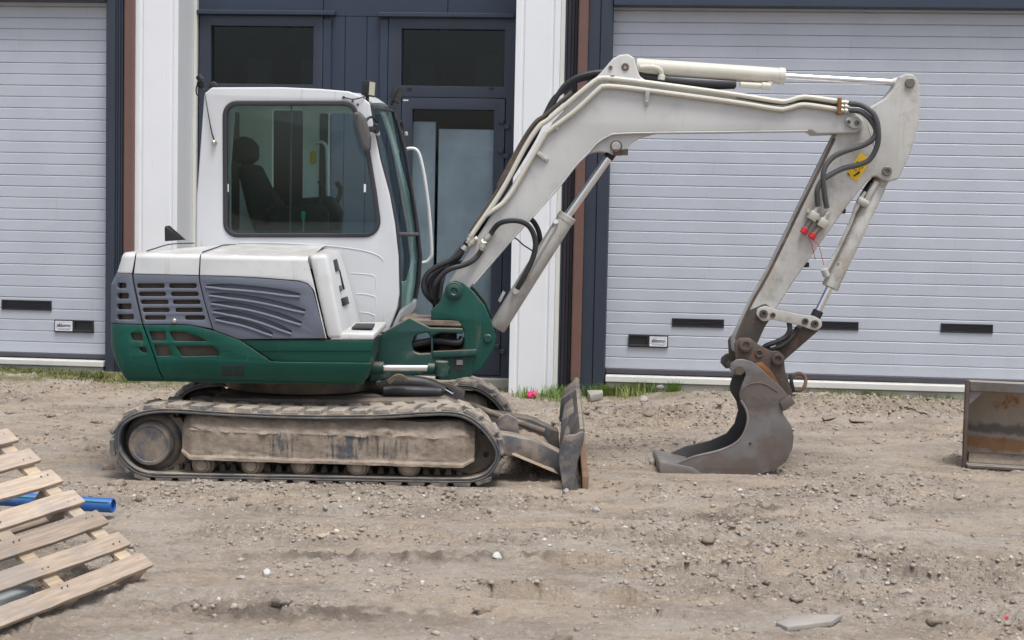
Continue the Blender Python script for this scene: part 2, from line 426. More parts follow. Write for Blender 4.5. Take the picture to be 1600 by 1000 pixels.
def gh(x, y):
    wy = BO.y - x * math.tan(YAW); d = wy - y
    hw = 0.03 + 0.08 * sstep(-1.0, -3.6, x) + 0.07 * sstep(0.6, 1.8, x)
    h = hw * sstep(2.4, 0.35, d)
    h = h + 0.030 * fbm(x * 0.55, y * 1.1, 3, 3)
    rough = sstep(0.38, 0.66, vnoise(x * 0.8 + 5, y * 1.9, 11))
    n1 = fbm(x * 5.5, y * 9.0, 21, 4, 0.55)
    n2 = fbm(x * 21, y * 24, 31, 3, 0.6)
    bump = 0.020 * n1 * (0.4 + 0.9 * rough) + 0.0165 * n2 * (0.35 + 0.9 * rough)
    cl = np.clip(vnoise(x * 13, y * 17, 41) - 0.62, 0, 1) * 0.075 * rough
    bump = bump + cl + 0.0125 * fbm(x * 52, y * 56, 51, 2) * (0.5 + 0.7 * rough)
    for hx, hy, l, dd, a in HEAPS:
        k = np.exp(-((x - hx) / l) ** 2 - ((y - hy) / dd) ** 2)
        bump = bump + k * a * (0.1 + 0.5 * vnoise(x * 11, y * 14, 61) + 0.75 * vnoise(x * 27, y * 31, 62) + 0.6 * n2)
    for xa, xb, ly, a in LEDGES:
        yy = ly + 0.05 * fbm(x * 4.0, x * 0 + 3.3, 71, 5, 0.7)
        k = sstep(xa - .05, xa + .08, x) * sstep(xb + .05, xb - .08, x) * (0.35 + 0.9 * vnoise(x * 9, y * 9, 72))
        bump = bump + k * a * (np.exp(-np.clip(y - yy, 0, 9) / 0.12) * (y > yy) - 0.7 * np.exp(-np.clip(yy - y, 0, 9) / 0.05) * (y <= yy))
    # tread prints pressed into the dirt
    for (px_, py_, l, dd, per, am) in ((1420, 832, .22, .30, .095, .026), (880, 812, .6, .16, .10, .017), (1180, 884, .6, .10, .09, .015), (100, 660, .8, .5, .16, .012), (650, 962, .5, .2, .13, .014)):
        q = G(px_, py_); k = np.exp(-((x - q.x) / l) ** 4 - ((y - q.y) / dd) ** 4)
        bump = bump * (1 - 0.6 * k) + k * am * np.sin(2 * pi * (y + 0.12 * np.abs(x - q.x) + 0.02 * n1) / per)
    flat = np.zeros_like(x)
    for a, b, c, e in FLATS:
        flat = np.maximum(flat, sstep(a - .12, a + .02, x) * sstep(b + .12, b - .02, x) * sstep(c - .16, c + .02, y) * sstep(e + .16, e - .02, y))
    out = np.exp(-np.clip(np.maximum(np.abs(x) - 7, np.abs(y) - 7), 0, 99) / 3)
    g = (h + bump) * out
    return g * (1 - flat) + (g * 0.3 - 0.010) * flat

def onground(px_, py_):
    q = G(px_, py_)
    for _ in range(4): q = G(px_, py_, ghs(q.x, q.y))
    return q

def ghs(x, y): return float(gh(np.array([x], float), np.array([y], float))[0])

xs = np.concatenate([np.linspace(-90, -6.2, 30), np.arange(-6, -2.8, .022), np.arange(-2.8, 3.2, .0125), np.arange(3.2, 6.0, .02), np.linspace(6.1, 90, 30)])
ys = np.concatenate([np.linspace(-90, -4.6, 26), np.arange(-4.4, -1.2, .011), np.arange(-1.2, 1.2, .015), np.arange(1.2, 5.7, .022), np.linspace(5.8, 90, 24)])
X, Yg = np.meshgrid(xs, ys)
Z = gh(X, Yg)
nx, ny = len(xs), len(ys)
co = np.stack([X, Yg, Z], -1).reshape(-1, 3).astype(np.float32)
idx = np.arange(nx * ny).reshape(ny, nx)
quads = np.stack([idx[:-1, :-1], idx[:-1, 1:], idx[1:, 1:], idx[1:, :-1]], -1).reshape(-1, 4)

def np_mesh(name, co, faces):
    me = bpy.data.meshes.new(name); n = faces.shape[1]
    me.vertices.add(len(co)); me.vertices.foreach_set('co', np.ascontiguousarray(co, np.float32).ravel())
    me.loops.add(faces.size); me.loops.foreach_set('vertex_index', np.ascontiguousarray(faces, np.int32).ravel())
    me.polygons.add(len(faces)); me.polygons.foreach_set('loop_start', np.arange(0, faces.size, n, dtype=np.int32))
    me.update(calc_edges=True); me.shade_smooth()
    return me

gme = np_mesh('ground', co, quads)
wy = BO.y - X * math.tan(YAW); dw = wy - Yg
moss = (sstep(1.25, .5, dw) * sstep(-2.3, -3.0, X) * sstep(.28, .5, vnoise(X * 3.3, Yg * 6, 5)) + sstep(.7, .2, dw) * sstep(.4, .6, vnoise(X * 4, Yg * 4, 8)) * .7
        + .35 * sstep(1.3, .6, dw) * sstep(2.0, 2.6, X) * sstep(.35, .7, vnoise(X * 2.5, Yg * 5, 15)))
damp = 0
for hx, hy, l, dd, a in HEAPS[:7]: damp = damp + np.exp(-((X - hx) / (l * .9)) ** 2 - ((Yg - hy) / (dd * .9)) ** 2)
damp = np.clip(damp * 1.3, 0, 1) * sstep(.30, .62, vnoise(X * 9, Yg * 13, 23) * .6 + .4 * vnoise(X * 30, Yg * 34, 24))
at = gme.attributes.new('damp', 'FLOAT', 'POINT'); at.data.foreach_set('value', np.ascontiguousarray(damp).ravel().astype(np.float32))
qp = G(1420, 832); pale = np.exp(-((X - qp.x) / .24) ** 4 - ((Yg - qp.y) / .33) ** 4) * sstep(.25, .55, vnoise(X * 7, Yg * 9, 33))
qp = G(560, 920); pale = pale + .6 * np.exp(-((X - qp.x) / .2) ** 2 - ((Yg - qp.y) / .12) ** 2) * sstep(.3, .6, vnoise(X * 9, Yg * 9, 34))
at = gme.attributes.new('pale', 'FLOAT', 'POINT'); at.data.foreach_set('value', np.clip(pale, 0, 1).ravel().astype(np.float32))
at = gme.attributes.new('moss', 'FLOAT', 'POINT'); at.data.foreach_set('value', np.clip(moss, 0, 1).ravel().astype(np.float32))

def soil(name, tone=1.0, use_attr=False):
    m, nt, b, g = base_mat(name); pos = g.outputs['Position']
    a = tuple(c * tone for c in (0.325, 0.266, 0.21)); bcol = tuple(c * tone for c in (0.485, 0.418, 0.35))
    c = mixc(nt, ramp(nt, noise(nt, pos, 1.3, 5, 0.68, (1, 1.7, 1)), 0.34, 0.66), a, bcol)
    c = mixc(nt, math2(nt, 'MULTIPLY', ramp(nt, noise(nt, pos, 0.9, 5, 0.65, (1, 4.5, 1), 7.0), 0.46, 0.62), 0.75), c, (0.50 * tone, 0.40 * tone, 0.30 * tone))
    c = mixc(nt, math2(nt, 'MULTIPLY', ramp(nt, noise(nt, pos, 26, 4, 0.75), 0.48, 0.7), 0.6), c, (0.575 * tone, 0.50 * tone, 0.43 * tone))
    c = mixc(nt, math2(nt, 'MULTIPLY', ramp(nt, noise(nt, pos, 9, 5, 0.75, (1, 1, 1), 3), 0.52, 0.7), 0.6), c, (0.235 * tone, 0.186 * tone, 0.145 * tone))
    # pale chips of stone and shell
    v = nt.nodes.new('ShaderNodeTexVoronoi'); v.inputs['Scale'].default_value = 55; nt.links.new(pos, v.inputs['Vector'])
    sx = nt.nodes.new('ShaderNodeSeparateColor'); nt.links.new(v.outputs['Color'], sx.inputs[0])
    k = math2(nt, 'MULTIPLY', ramp(nt, sx.outputs[0], 0.968, 0.975), ramp(nt, v.outputs['Distance'], 0.42, 0.3))
    c = mixc(nt, math2(nt, 'MULTIPLY', k, 0.8), c, (0.62, 0.59, 0.55))
    if use_attr:
        ap = nt.nodes.new('ShaderNodeAttribute'); ap.attribute_name = 'pale'; c = mixc(nt, math2(nt, 'MULTIPLY', ap.outputs['Fac'], 0.7), c, (0.50, 0.44, 0.37))
        ad = nt.nodes.new('ShaderNodeAttribute'); ad.attribute_name = 'damp'
        c = mixc(nt, math2(nt, 'MULTIPLY', ad.outputs['Fac'], 0.75), c, (0.15, 0.12, 0.095))
        at = nt.nodes.new('ShaderNodeAttribute'); at.attribute_name = 'moss'
        k = math2(nt, 'MULTIPLY', at.outputs['Fac'], ramp(nt, noise(nt, pos, 12, 6, 0.7), 0.3, 0.6))
        c = mixc(nt, k, c, mixc(nt, noise(nt, pos, 30, 4), (0.09, 0.11, 0.025), (0.2, 0.19, 0.06)))
    nt.links.new(c, b.inputs['Base Color']); b.inputs['Roughness'].default_value = 0.95; b.inputs['Specular IOR Level'].default_value = 0.15
    bp = nt.nodes.new('ShaderNodeBump'); bp.inputs['Strength'].default_value = 1.0; bp.inputs['Distance'].default_value = 0.019
    hh = math2(nt, 'ADD', noise(nt, pos, 85, 4, 0.75), math2(nt, 'MULTIPLY', noise(nt, pos, 30, 4, 0.7), 1.3))
    nt.links.new(hh, bp.inputs['Height']); nt.links.new(bp.outputs[0], b.inputs['Normal'])
    return m
M['soil'] = soil('dry_soil', 0.92, True); M['clod'] = soil('soil_clod', 0.88)
ground = place('ground', gme, mat=M['soil']); tag(ground, 'bare rutted light brown soil in front of the building', kind='structure')

# loose gravel and clods lying on the soil
def ico(sub):
    b = bmesh.new(); bmesh.ops.create_icosphere(b, subdivisions=sub, radius=1.0)
    v = np.array([x.co[:] for x in b.verts]); f = np.array([[q.index for q in p.verts] for p in b.faces]); b.free(); return v, f
rng = np.random.default_rng(4)

def scatter(name, n, smin, smax, sub, mat, power=2.5, lump=.25, flat=.62, sink=.35):
    v, f = ico(sub)
    x = rng.uniform(-5.2, 5.2, n * 3); y = rng.uniform(-4.2, 4.6, n * 3)
    dens = 0.05 + sstep(0.42, 0.72, vnoise(x * 0.8 + 5, y * 1.9, 11)) * 0.6 + 0.4 * sstep(.55, .85, vnoise(x * 2.1, y * 3.2, 93))
    keep = (rng.uniform(0, 1, n * 3) < dens) & (np.abs(x) < 0.335 * (y + 10.4)) & (BO.y - x * math.tan(YAW) - y > .12)
    for a, b, c, e in FLATS[:2]: keep &= ~((x > a) & (x < b) & (y > c) & (y < e))
    keep &= ~((x < -1.4) & (x > -3.2) & (y < -2.2) & (y > -4.3))
    x, y = x[keep][:n], y[keep][:n]; m = len(x)
    s = smin + (smax - smin) * rng.uniform(0, 1, m) ** power
    z = gh(x, y)
    sc = s[:, None] * rng.uniform(.65, 1.3, (m, 3)) * np.array([1, 1, flat])
    ang = rng.uniform(0, 2 * pi, m); ca, sa = np.cos(ang), np.sin(ang)
    vv = v[None] * (1 + lump * rng.uniform(-1, 1, (m, len(v), 1)))
    vv = vv * sc[:, None, :]
    xx = vv[..., 0] * ca[:, None] - vv[..., 1] * sa[:, None]; yy = vv[..., 0] * sa[:, None] + vv[..., 1] * ca[:, None]
    co = np.stack([xx + x[:, None], yy + y[:, None], vv[..., 2] + (z + s * flat * (1 - sink) * .6)[:, None]], -1).reshape(-1, 3)
    fa = (f[None] + (np.arange(m) * len(v))[:, None, None]).reshape(-1, 3)
    me = np_mesh(name, co, fa)
    tone = np.repeat(rng.uniform(0, 1, m), len(v)).astype(np.float32)
    at = me.attributes.new('tone', 'FLOAT', 'POINT'); at.data.foreach_set('value', tone)
    return place(name, me, mat=mat)

def stone_mat(name, lo, hi, bump=.4):
    m, nt, b, g = base_mat(name); pos = g.outputs['Position']
    at = nt.nodes.new('ShaderNodeAttribute'); at.attribute_name = 'tone'
    c = mixc(nt, ramp(nt, at.outputs['Fac'], .2, 1.1), lo, hi); c = mixc(nt, ramp(nt, at.outputs['Fac'], .965, .985), c, (0.58, 0.55, 0.51))
    c = mixc(nt, math2(nt, 'MULTIPLY', ramp(nt, noise(nt, pos, 30, 3, .7), .4, .7), .6), c, (0.32, 0.266, 0.214))
    nt.links.new(c, b.inputs['Base Color']); b.inputs['Roughness'].default_value = .9; b.inputs['Specular IOR Level'].default_value = .2
    bp = nt.nodes.new('ShaderNodeBump'); bp.inputs['Strength'].default_value = bump; bp.inputs['Distance'].default_value = .008
    nt.links.new(noise(nt, pos, 90, 6, .7), bp.inputs['Height']); nt.links.new(bp.outputs[0], b.inputs['Normal'])
    return m
M['gravel'] = stone_mat('gravel_stone', (0.30, 0.246, 0.196), (0.45, 0.392, 0.33))
tag(scatter('gravel', 40000, .0035, .018, 1, M['gravel'], 4.0, .34, .75, .55), 'small pale stones strewn over the soil', 'gravel', kind='stuff')
tag(scatter('soil_clods', 1700, .010, .042, 2, M['clod'], 3.5, .4, .55, .8), 'crumbled lumps of dry soil lying about', 'soil', kind='stuff')

# ------------------------------------------------------------------ building
bld = empty('industrial_building', BO, -YAW)
tag(bld, 'industrial unit with navy cladding, white pillars and grey sectional doors', 'building')
WM[bld.name] = BM

def wbox(mb, u0, u1, v0, v1, w0, w1, bev=0.0):
    return mb.box((u0, -w1, v0), (u1, -w0, v1), bev)

def wb(name, mat, u0, u1, v0, v1, w0, w1, bev=0.003, parent=None):
    return wbox(MB(), u0, u1, v0, v1, w0, w1, bev).build(name, mat, parent or bld, BM)

TOPV = 6.0
uL = W(165, 300)[0]; uR = W(949, 400)[0]
DW = -0.12                                             # door leaf plane
vLint = W(957, 9, 0)[1]
pitch_s = 0.0
def sectional_door(u0, u1, seal_px, vent_px, handle_px, label_first, lab):
    vs = W(*seal_px[0], DW)[1]; vt = W(*seal_px[1], DW)[1]      # seal top / bottom
    global pitch_s
    pitch_s = (W(950, 485.6, DW)[1] - W(950, 574.8, DW)[1]) / 5.0
    d = wb('sectional_door', M['door'], u0, u1, vt, vLint + .25, DW - .06, DW - .022)
    d['label'] = lab
    n = int((vLint + .2 - vs) / pitch_s) + 1
    # one slat: flat face with chamfered long edges and a fine groove
    prof = [(-.012, 0), (-.002, 0.0), (0.0, .002), (0.0, pitch_s - .013), (-.006, pitch_s - .003), (-.012, pitch_s - .002)]
    b = MB(); near = [(u0, -(DW + w), v) for w, v in prof]; far = [(u1, -(DW + w), v) for w, v in prof]
    b.hexa(near, far); me = b.mesh('slat', 20); me.materials.append(M['door'])
    for k in range(n):
        place('slat', me, d, BM @ Matrix.Translation((0, 0, vs + k * pitch_s)))
    wb('bottom_seal', M['sealg'], u0, u1, vt, vs - .002, DW - .02, DW + .012, .006, d)
    for (xa, ya, xb, yb) in vent_px:
        (a, t), (c, e) = W(xa, ya, DW), W(xb, yb, DW)
        mb = MB(); bm = flat_mesh([(a, e), (c, e), (c, t), (a, t)], [[(a + .012, e + .012), (c - .012, e + .012), (c - .012, t - .012), (a + .012, t - .012)]], .012, .002)
        mb.merge(bm, Matrix.Translation((0, -(DW + .012), 0)))
        wbox(mb, a + .01, c - .01, e + .01, t - .01, DW + .0005, DW + .002)
        for q in range(4):
            z = e + .014 + (t - e - .028) * (q + .5) / 4
            wbox(mb, a + .012, c - .012, z - .003, z + .003, DW + .002, DW + .009)
        mb.build('vent_grille', M['dark'], d, BM)
    xa, ya, xb, yb = handle_px
    (a, t), (c, e) = W(xa, ya, DW), W(xb, yb, DW); mid = a + (c - a) * (.49 if label_first else .51)
    ra, rc = (mid, c) if label_first else (a, mid); la, lc = (a, mid) if label_first else (mid, c)
    mb = MB(); bm = flat_mesh([(a, e), (c, e), (c, t), (a, t)], [fillet(rrect(ra + .014, e + .024, rc - .016, t - .016, .01))], .02, .004)
    mb.merge(bm, Matrix.Translation((0, -(DW + .02), 0)))
    wbox(mb, ra + .01, rc - .01, e + .02, t - .01, DW + .001, DW + .003)
    h = mb.build('door_handle', M['black'], d, BM)
    wb('label_plate', M['label'], la + .01, lc - .01, e + .012, t - .012, DW + .0205, DW + .0225, .0008, d)
    # thin printed border and lettering
    mb = MB(); x0, x1, z0, z1 = la + .022, lc - .022, e + .035, t - .022
    for (p, q, r, s_) in ((x0, x1, z0, z0 + .0022), (x0, x1, z1 - .0022, z1), (x0, x0 + .0022, z0 + .0022, z1 - .0022), (x1 - .0022, x1, z0 + .0022, z1 - .0022)):
        wbox(mb, p, q, r, s_, DW + .0226, DW + .0235)
    wbox(mb, x0 + .01, x1 - .01, e + .024, e + .0275, DW + .0226, DW + .0235)
    cu = bpy.data.curves.new('t', 'FONT'); cu.body = 'alldoorco'; cu.align_x = 'CENTER'; cu.align_y = 'CENTER'; cu.size = .05; cu.space_character = .92; cu.extrude = .0006; cu.offset = .0013
    to = bpy.data.objects.new('t', cu); tm = bpy.data.meshes.new_from_object(to); bpy.data.objects.remove(to)
    b2 = bmesh.new(); b2.from_mesh(tm); wd = max(v.co.x for v in b2.verts) - min(v.co.x for v in b2.verts)
    sc = (x1 - x0 - .014) / wd
    for v in b2.verts: v.co = Vector(((x0 + x1) / 2 + v.co.x * sc, -(DW + .0232) - v.co.z, (z0 + z1) / 2 + v.co.y * max(sc, 1.0)))
    mb.merge(b2); mb.build('label_print', M['inkb'], d, BM)
    return d
dL = sectional_door(uL - 4.4, uL - .002, ((80, 551.5), (80, 558.5)), [(3, 468, 81, 485.5)], (86, 499, 147, 520), True, 'left sectional door of grey horizontal slats')
dR = sectional_door(uR + .002, uR + 4.6, ((950, 574.8), (950, 583)), [(1050, 497, 1131, 512.5), (1261, 501, 1341, 516.5), (1470, 505, 1551, 521)], (982, 522.5, 1043.5, 543.5), False, 'right sectional door of grey horizontal slats')

# thresholds and plinths
vtL = W(80, 558.5, DW)[1]; vtR = W(950, 583, DW)[1]
wb('threshold', M['sillw'], uL - 4.4, uL - .01, vtL - .065, vtL - .012, DW - .05, .03, .006)
wb('threshold', M['sillw'], uR + .01, uR + 4.6, vtR - .068, vtR - .010, DW - .05, .03, .006)
wb('plinth', M['concrete'], uL - 4.4, uL - .02, -.4, vtL - .066, -.3, .015, .01)
wb('plinth', M['concrete'], uR + .02, uR + 4.6, -.4, vtR - .069, -.3, .015, .01)
# lintels with the dark underside, and upper cladding
for (a, b) in ((uL - 4.4, uL - .003), (uR + .003, uR + 4.6)):
    wb('lintel', M['navy'], a, b, vLint, vLint + .35, -.2, .045, .006)
    wb('cladding_panel', M['navy'], a, b, vLint + .352, TOPV, -.25, 0, .004)
# jamb posts
def col(name, mat, x0, x1, w0, w1, yref, vb=-.3, vt=TOPV, bev=.004):
    return wb(name, mat, W(x0, yref, w1)[0], W(x1, yref, w1)[0], vb, vt, w0, w1, bev)
col('jamb_post', M['navyd'], 165, 179.5, -.3, .0, 300)
for a, b in ((180, 183.6), (184, 187.6), (188, 191.6)): col('jamb_rib', M['navyd'], a, b, -.3, -.02, 300)
col('downpipe', M['brown'], 192.3, 207.5, -.04, .06, 300, -.1, TOPV, .012)
col('jamb_rib', M['navyd'], 875.6, 879, -.3, -.04, 400)
for a, b in ((879.3, 885), (885.3, 890), (890.3, 895)): col('jamb_rib', M['dark'], a, b, -.3, -.03, 400)
col('downpipe', M['brown'], 895.5, 910.8, -.05, .06, 400, .16, TOPV, .012)
col('jamb_post', M['navyd'], 911.2, 930, -.3, .0, 400)
col('jamb_post', M['navyd'], 930.3, 948.7, -.3, .012, 400)
# pillars: standing-seam white cladding sheets
def pillar(xa, xb, yref, grooves, wret):
    a = W(xa, yref)[0]; b = W(xb, yref)[0]; pts = [(a, wret), (a, 0.0)]
    for gx in grooves:
        u = W(gx, yref)[0]; pts += [(u - .022, 0), (u - .012, -.016), (u + .004, -.016), (u + .014, 0)]
    pts += [(b, 0), (b, wret)]
    mb = MB(); lo = [(u, -w, -.12) for u, w in pts]; hi = [(u, -w, TOPV) for u, w in pts]
    mb.hexa(lo, hi); return mb.build('pillar', M['pillar'], bld, BM, 25)
RW = -0.55
pillar(208.2, 277, 300, (221, 268), RW - .1)
pL = W(277, 300)[0]; pR = W(799, 400)[0]
pillar(799, 868, 400, (811, 857), RW - .1)
wb('corner_trim', M['trimc'], pL + .001, pL + .035, -.1, TOPV, RW + .001, RW + .06, .004)
col('corner_trim', M['trimc'], 868.3, 875.2, -.3, -.012, 400, -.05)
wb('rusty_anchor', M['rust'], W(857, 600)[0], W(866, 600)[0], -.1, W(860, 606)[1], -.06, -.02, .003)
wb('rusty_anchor', M['concrete'], pL - .6, pL + .3, -.4, .01, -.6, -.03, .01).name = 'pillar_base'
# recessed navy entrance bay
uA, uB = pL + .001, pR - .001
mid1 = W(504, 90, RW)[0]; mid2 = W(698, 90, RW)[0]
edges = [W(312, 90, RW)[0], W(505, 90, RW)[0], W(607, 90, RW)[0], uB]
vHead = W(600, 26, RW)[1]
vF = 0.12
for a, b in ((uA, mid1), (mid1 + .004, mid2), (mid2 + .004, uB)):
    wb('cladding_panel', M['navy'], a, b, vHead + .002, TOPV, RW - .2, RW, .004)
seams = [edges[1] + .002 + (edges[2] - edges[1] - .004) * k / 3 for k in range(4)]
for a, b in zip(seams[:-1], seams[1:]):
    wb('cladding_panel', M['navy'], a, b - .003, -.2, vHead, RW - .2, RW - .002, .004)
wb('door_step', M['concrete'], uA, uB, -.4, vF, RW - .2, RW + .12, .01)

def entrance(u0, u1, gx, gy, lx, ly, tops, label):
    """framed door with a window light above; g*: transom glass, l*: door glass, in pixels"""
    f0, f1 = u0, u1; y_ref = gy[0]
    ga, gb = W(gx[0], 90, RW)[0], W(gx[1], 90, RW)[0]; gt, gbm = W(gx[0], gy[0], RW)[1], W(gx[0], gy[1], RW)[1]
    la, lb = W(lx[0], 300, RW)[0], W(lx[1], 300, RW)[0]; lt = W(lx[0], ly, RW)[1]
    da, db = la - .105, lb + .105; dt = lt + .11
    tv = gbm - .075
    fr = MB(); bm = flat_mesh([(f0, vF), (f1, vF), (f1, vHead), (f0, vHead)], [[(ga, gbm), (gb, gbm), (gb, gt), (ga, gt)], [(da - .006, vF + .02), (db + .006, vF + .02), (db + .006, dt + .006), (da - .006, dt + .006)]], .12, .004)
    fr.merge(bm, Matrix.Translation((0, -(RW + .02), 0)))
    o = fr.build('door_frame', M['navyd'], bld, BM); o['label'] = label
    bm = flat_mesh([(da, vF + .026), (db, vF + .026), (db, dt), (da, dt)], [[(la, vF + .36), (lb, vF + .36), (lb, lt), (la, lt)]], .07, .004)
    MB().merge(bm, Matrix.Translation((0, -(RW + .028), 0))).build('door_leaf', M['navyd'], o, BM)
    wb('window_pane', M['winglass'], ga + .001, gb - .001, gbm + .001, gt - .001, RW - .05, RW - .042, 0, o)
    wb('door_pane', M['winglass'], la + .001, lb - .001, vF + .361, lt - .001, RW - .03, RW - .022, 0, o)
    # rain ledge and side strip
    return o, (la, lb, lt, ga, gb, gt, gbm, da, db, dt)
e1, q1 = entrance(edges[0], edges[1] - .002, (330, 490), (40, 130.5), (346, 473), 168, None, 'left entrance door frame behind the cab')
e2, q2 = entrance(edges[2], edges[3] - .002, (627.5, 788.5), (45, 134), (643, 770), 170.5, None, 'right entrance door frame behind the boom')
for (xa, xb, ya) in ((308, 524, 15), (590, 804, 19)):
    a = max(W(xa, ya, RW + .05)[0], uA + .003); b = min(W(xb, ya, RW + .05)[0], uB - .003); t = W((xa + xb) / 2, ya + 1, RW + .06)[1]
    wb('rain_ledge', M['navy'], a, b, t - .042, t, RW - .02, RW + .075, .006)
for xa, xb in ((505.5, 518), (594, 606.5)):
    wb('edge_strip', M['navy'], W(xa, 90, RW)[0], W(xb, 90, RW)[0], vF, vHead - .03, RW - .01, RW + .03, .004)
la, lb, lt, ga, gb, gt, gbm, da, db, dt = q2
for vy in (190, 236, 541):
    v = W(785, vy, RW)[1]
    for k, (du, dv) in enumerate(((-.035, .0), (.02, -.05))):
        wb('hinge', M['navyd'], db + du - .025, db + du + .03, v + dv - .022, v + dv + .022, RW + .021, RW + .055, .006, e2)
for xa in (640, 768):
    u, v = W(xa, 138, RW); wb('drain_cap', M['dark'], u - .02, u + .025, v - .012, v + .008, RW + .02, RW + .03, .003, e2)
u, v = W(634, 157, RW); wb('white_mark', M['label'], u - .02, u + .03, v - .006, v + .006, RW + .0285, RW + .031, 0, e2)
# what stands behind the panes
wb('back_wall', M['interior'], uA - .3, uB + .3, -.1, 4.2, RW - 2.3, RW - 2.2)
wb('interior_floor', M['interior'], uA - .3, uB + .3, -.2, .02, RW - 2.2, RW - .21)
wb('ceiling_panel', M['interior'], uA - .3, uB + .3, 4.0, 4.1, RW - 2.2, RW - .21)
for (xa, xb, yt) in ((636, 679, 190), (684, 776, 201)):
    a, b = W(xa, 300, RW - .11)[0], W(xb, 300, RW - .11)[0]
    wb('pale_board', M['panelin'], a, b, .05, W(660, yt, RW - .11)[1], RW - .15, RW - .11, .004)
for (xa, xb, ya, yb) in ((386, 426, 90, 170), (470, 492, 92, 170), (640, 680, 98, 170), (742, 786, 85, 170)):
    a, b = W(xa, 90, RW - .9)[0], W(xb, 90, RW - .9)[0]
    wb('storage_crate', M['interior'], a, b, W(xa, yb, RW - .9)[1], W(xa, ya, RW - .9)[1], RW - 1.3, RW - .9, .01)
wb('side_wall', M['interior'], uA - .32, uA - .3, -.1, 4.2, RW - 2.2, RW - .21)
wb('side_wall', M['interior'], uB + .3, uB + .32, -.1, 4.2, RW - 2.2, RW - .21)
wb('roof_slab', M['navy'], uL - 4.4, uR + 4.6, TOPV, TOPV + .2, -8, .05, .01)
wb('rear_wall', M['navy'], uL - 4.4, uR + 4.6, -.2, TOPV - .002, -8, -7.8)

# ------------------------------------------------------------------ weeds
def grass_patch(name, spots, label, hmin, hmax, mat, cat='grass'):
    V = []; F = []
    for (px_, py_, sx, sy, n) in spots:
        q = G(px_, py_, .05)
        gx = np.array([q.x + random.gauss(0, sx) for k in range(n)]); gy = np.array([q.y + random.gauss(0, sy) for k in range(n)])
        gy = np.minimum(gy, BO.y - gx * math.tan(YAW) - .03); gz = gh(gx, gy)
        for k in range(n):
            x, y = float(gx[k]), float(gy[k])
            z = float(gz[k]) - .005; h = random.uniform(hmin, hmax); a = random.uniform(0, 2 * pi); l = random.uniform(.1, .75) * h
            dx, dy = cos(a), sin(a); wx, wy_ = -dy * .0035, dx * .0035; i = len(V)
            V += [(x - wx, y - wy_, z), (x + wx, y + wy_, z), (x + dx * l * .35 + wx * .8, y + dy * l * .35 + wy_ * .8, z + h * .6), (x + dx * l * .35 - wx * .8, y + dy * l * .35 - wy_ * .8, z + h * .6), (x + dx * l, y + dy * l, z + h)]
            F += [(i, i + 1, i + 2, i + 3), (i + 3, i + 2, i + 4)]
    me = bpy.data.meshes.new(name); me.from_pydata(V, [], F); me.update(); me.shade_smooth()
    return tag(place(name, me, mat=mat), label, cat, kind='stuff')
M['grass'] = paint('grass_blade', (0.15, 0.25, 0.045), .6, vary=.4, second=(0.23, 0.27, 0.08))
M['drygrass'] = paint('dry_grass', (0.20, 0.20, 0.07), .7, vary=.4, second=(0.09, 0.13, 0.03))
grass_patch('grass', [(1000, 612, .07, .04, 200), (960, 609, .13, .06, 620), (935, 612, .08, .06, 320), (985, 620, .08, .06, 160), (1040, 606, .04, .03, 110),
                      (820, 618, .07, .05, 70), (862, 616, .07, .06, 160), (880, 618, .06, .05, 120), (875, 625, .1, .06, 90)], 'tall green grass tufts at the foot of the brown downpipe', .03, .14, M['grass'])
grass_patch('weeds', [(1125, 598, .06, .03, 70), (1310, 602, .08, .03, 90), (1230, 598, .3, .03, 60), (1400, 604, .4, .03, 90), (1480, 610, .3, .05, 70)], 'sparse short weeds along the right door threshold', .02, .07, M['grass'], 'weeds')
grass_patch('moss', [(20, 590, .22, .1, 1000), (70, 594, .22, .1, 1400), (120, 600, .22, .1, 1500), (165, 603, .15, .08, 900), (195, 605, .1, .06, 500), (255, 612, .15, .04, 80)], 'low mossy weeds growing beside the left sectional door', .01, .045, M['drygrass'], 'moss')

# ================================================================== EXCAVATOR
ex = empty('excavator', (-1.3, 1.0, 0))
tag(ex, 'white and dark green mini excavator on muddy rubber tracks with its arm folded down', 'excavator')

# ------------------------------------------------------------------ tracks
TRK = [(171, 695), (173, 675), (181, 657), (199, 643), (226, 634), (264, 631), (330, 635), (398, 638.5), (460, 640.5), (520, 641), (600, 640), (655, 636.5), (700, 635.5), (730, 641),
       (756, 657), (776, 679), (787, 700), (788, 716), (782, 733), (767, 750), (745, 759.5), (715, 761.5), (600, 760), (450, 757), (300, 754.5), (240, 753), (212, 747), (190, 732), (176, 713)]
path = [P(x, y, 0) for x, y in TRK]
cl = catmull(path + [path[0]], 8)[:-1]
Lc = [0.0]
for i in range(len(cl)): Lc.append(Lc[-1] + (cl[(i + 1) % len(cl)] - cl[i]).length)
def along(s):
    s = s % Lc[-1]
    i = max(0, min(len(cl) - 1, next((k for k in range(len(cl)) if Lc[k + 1] >= s), len(cl) - 1)))
    t = (s - Lc[i]) / max(1e-9, Lc[i + 1] - Lc[i]); return cl[i].lerp(cl[(i + 1) % len(cl)], t)
def frame_at(s):
    p = along(s); t = (along(s + .03) - along(s - .03)).normalized(); n = Vector((-t.z, 0, t.x))   # outward for this winding
    return p, t, n
_c = sum(path, Vector()) / len(path)
sgn = 1 if frame_at(.5)[2].dot(frame_at(.5)[0] - _c) > 0 else -1
TW = 0.40
NS = 230
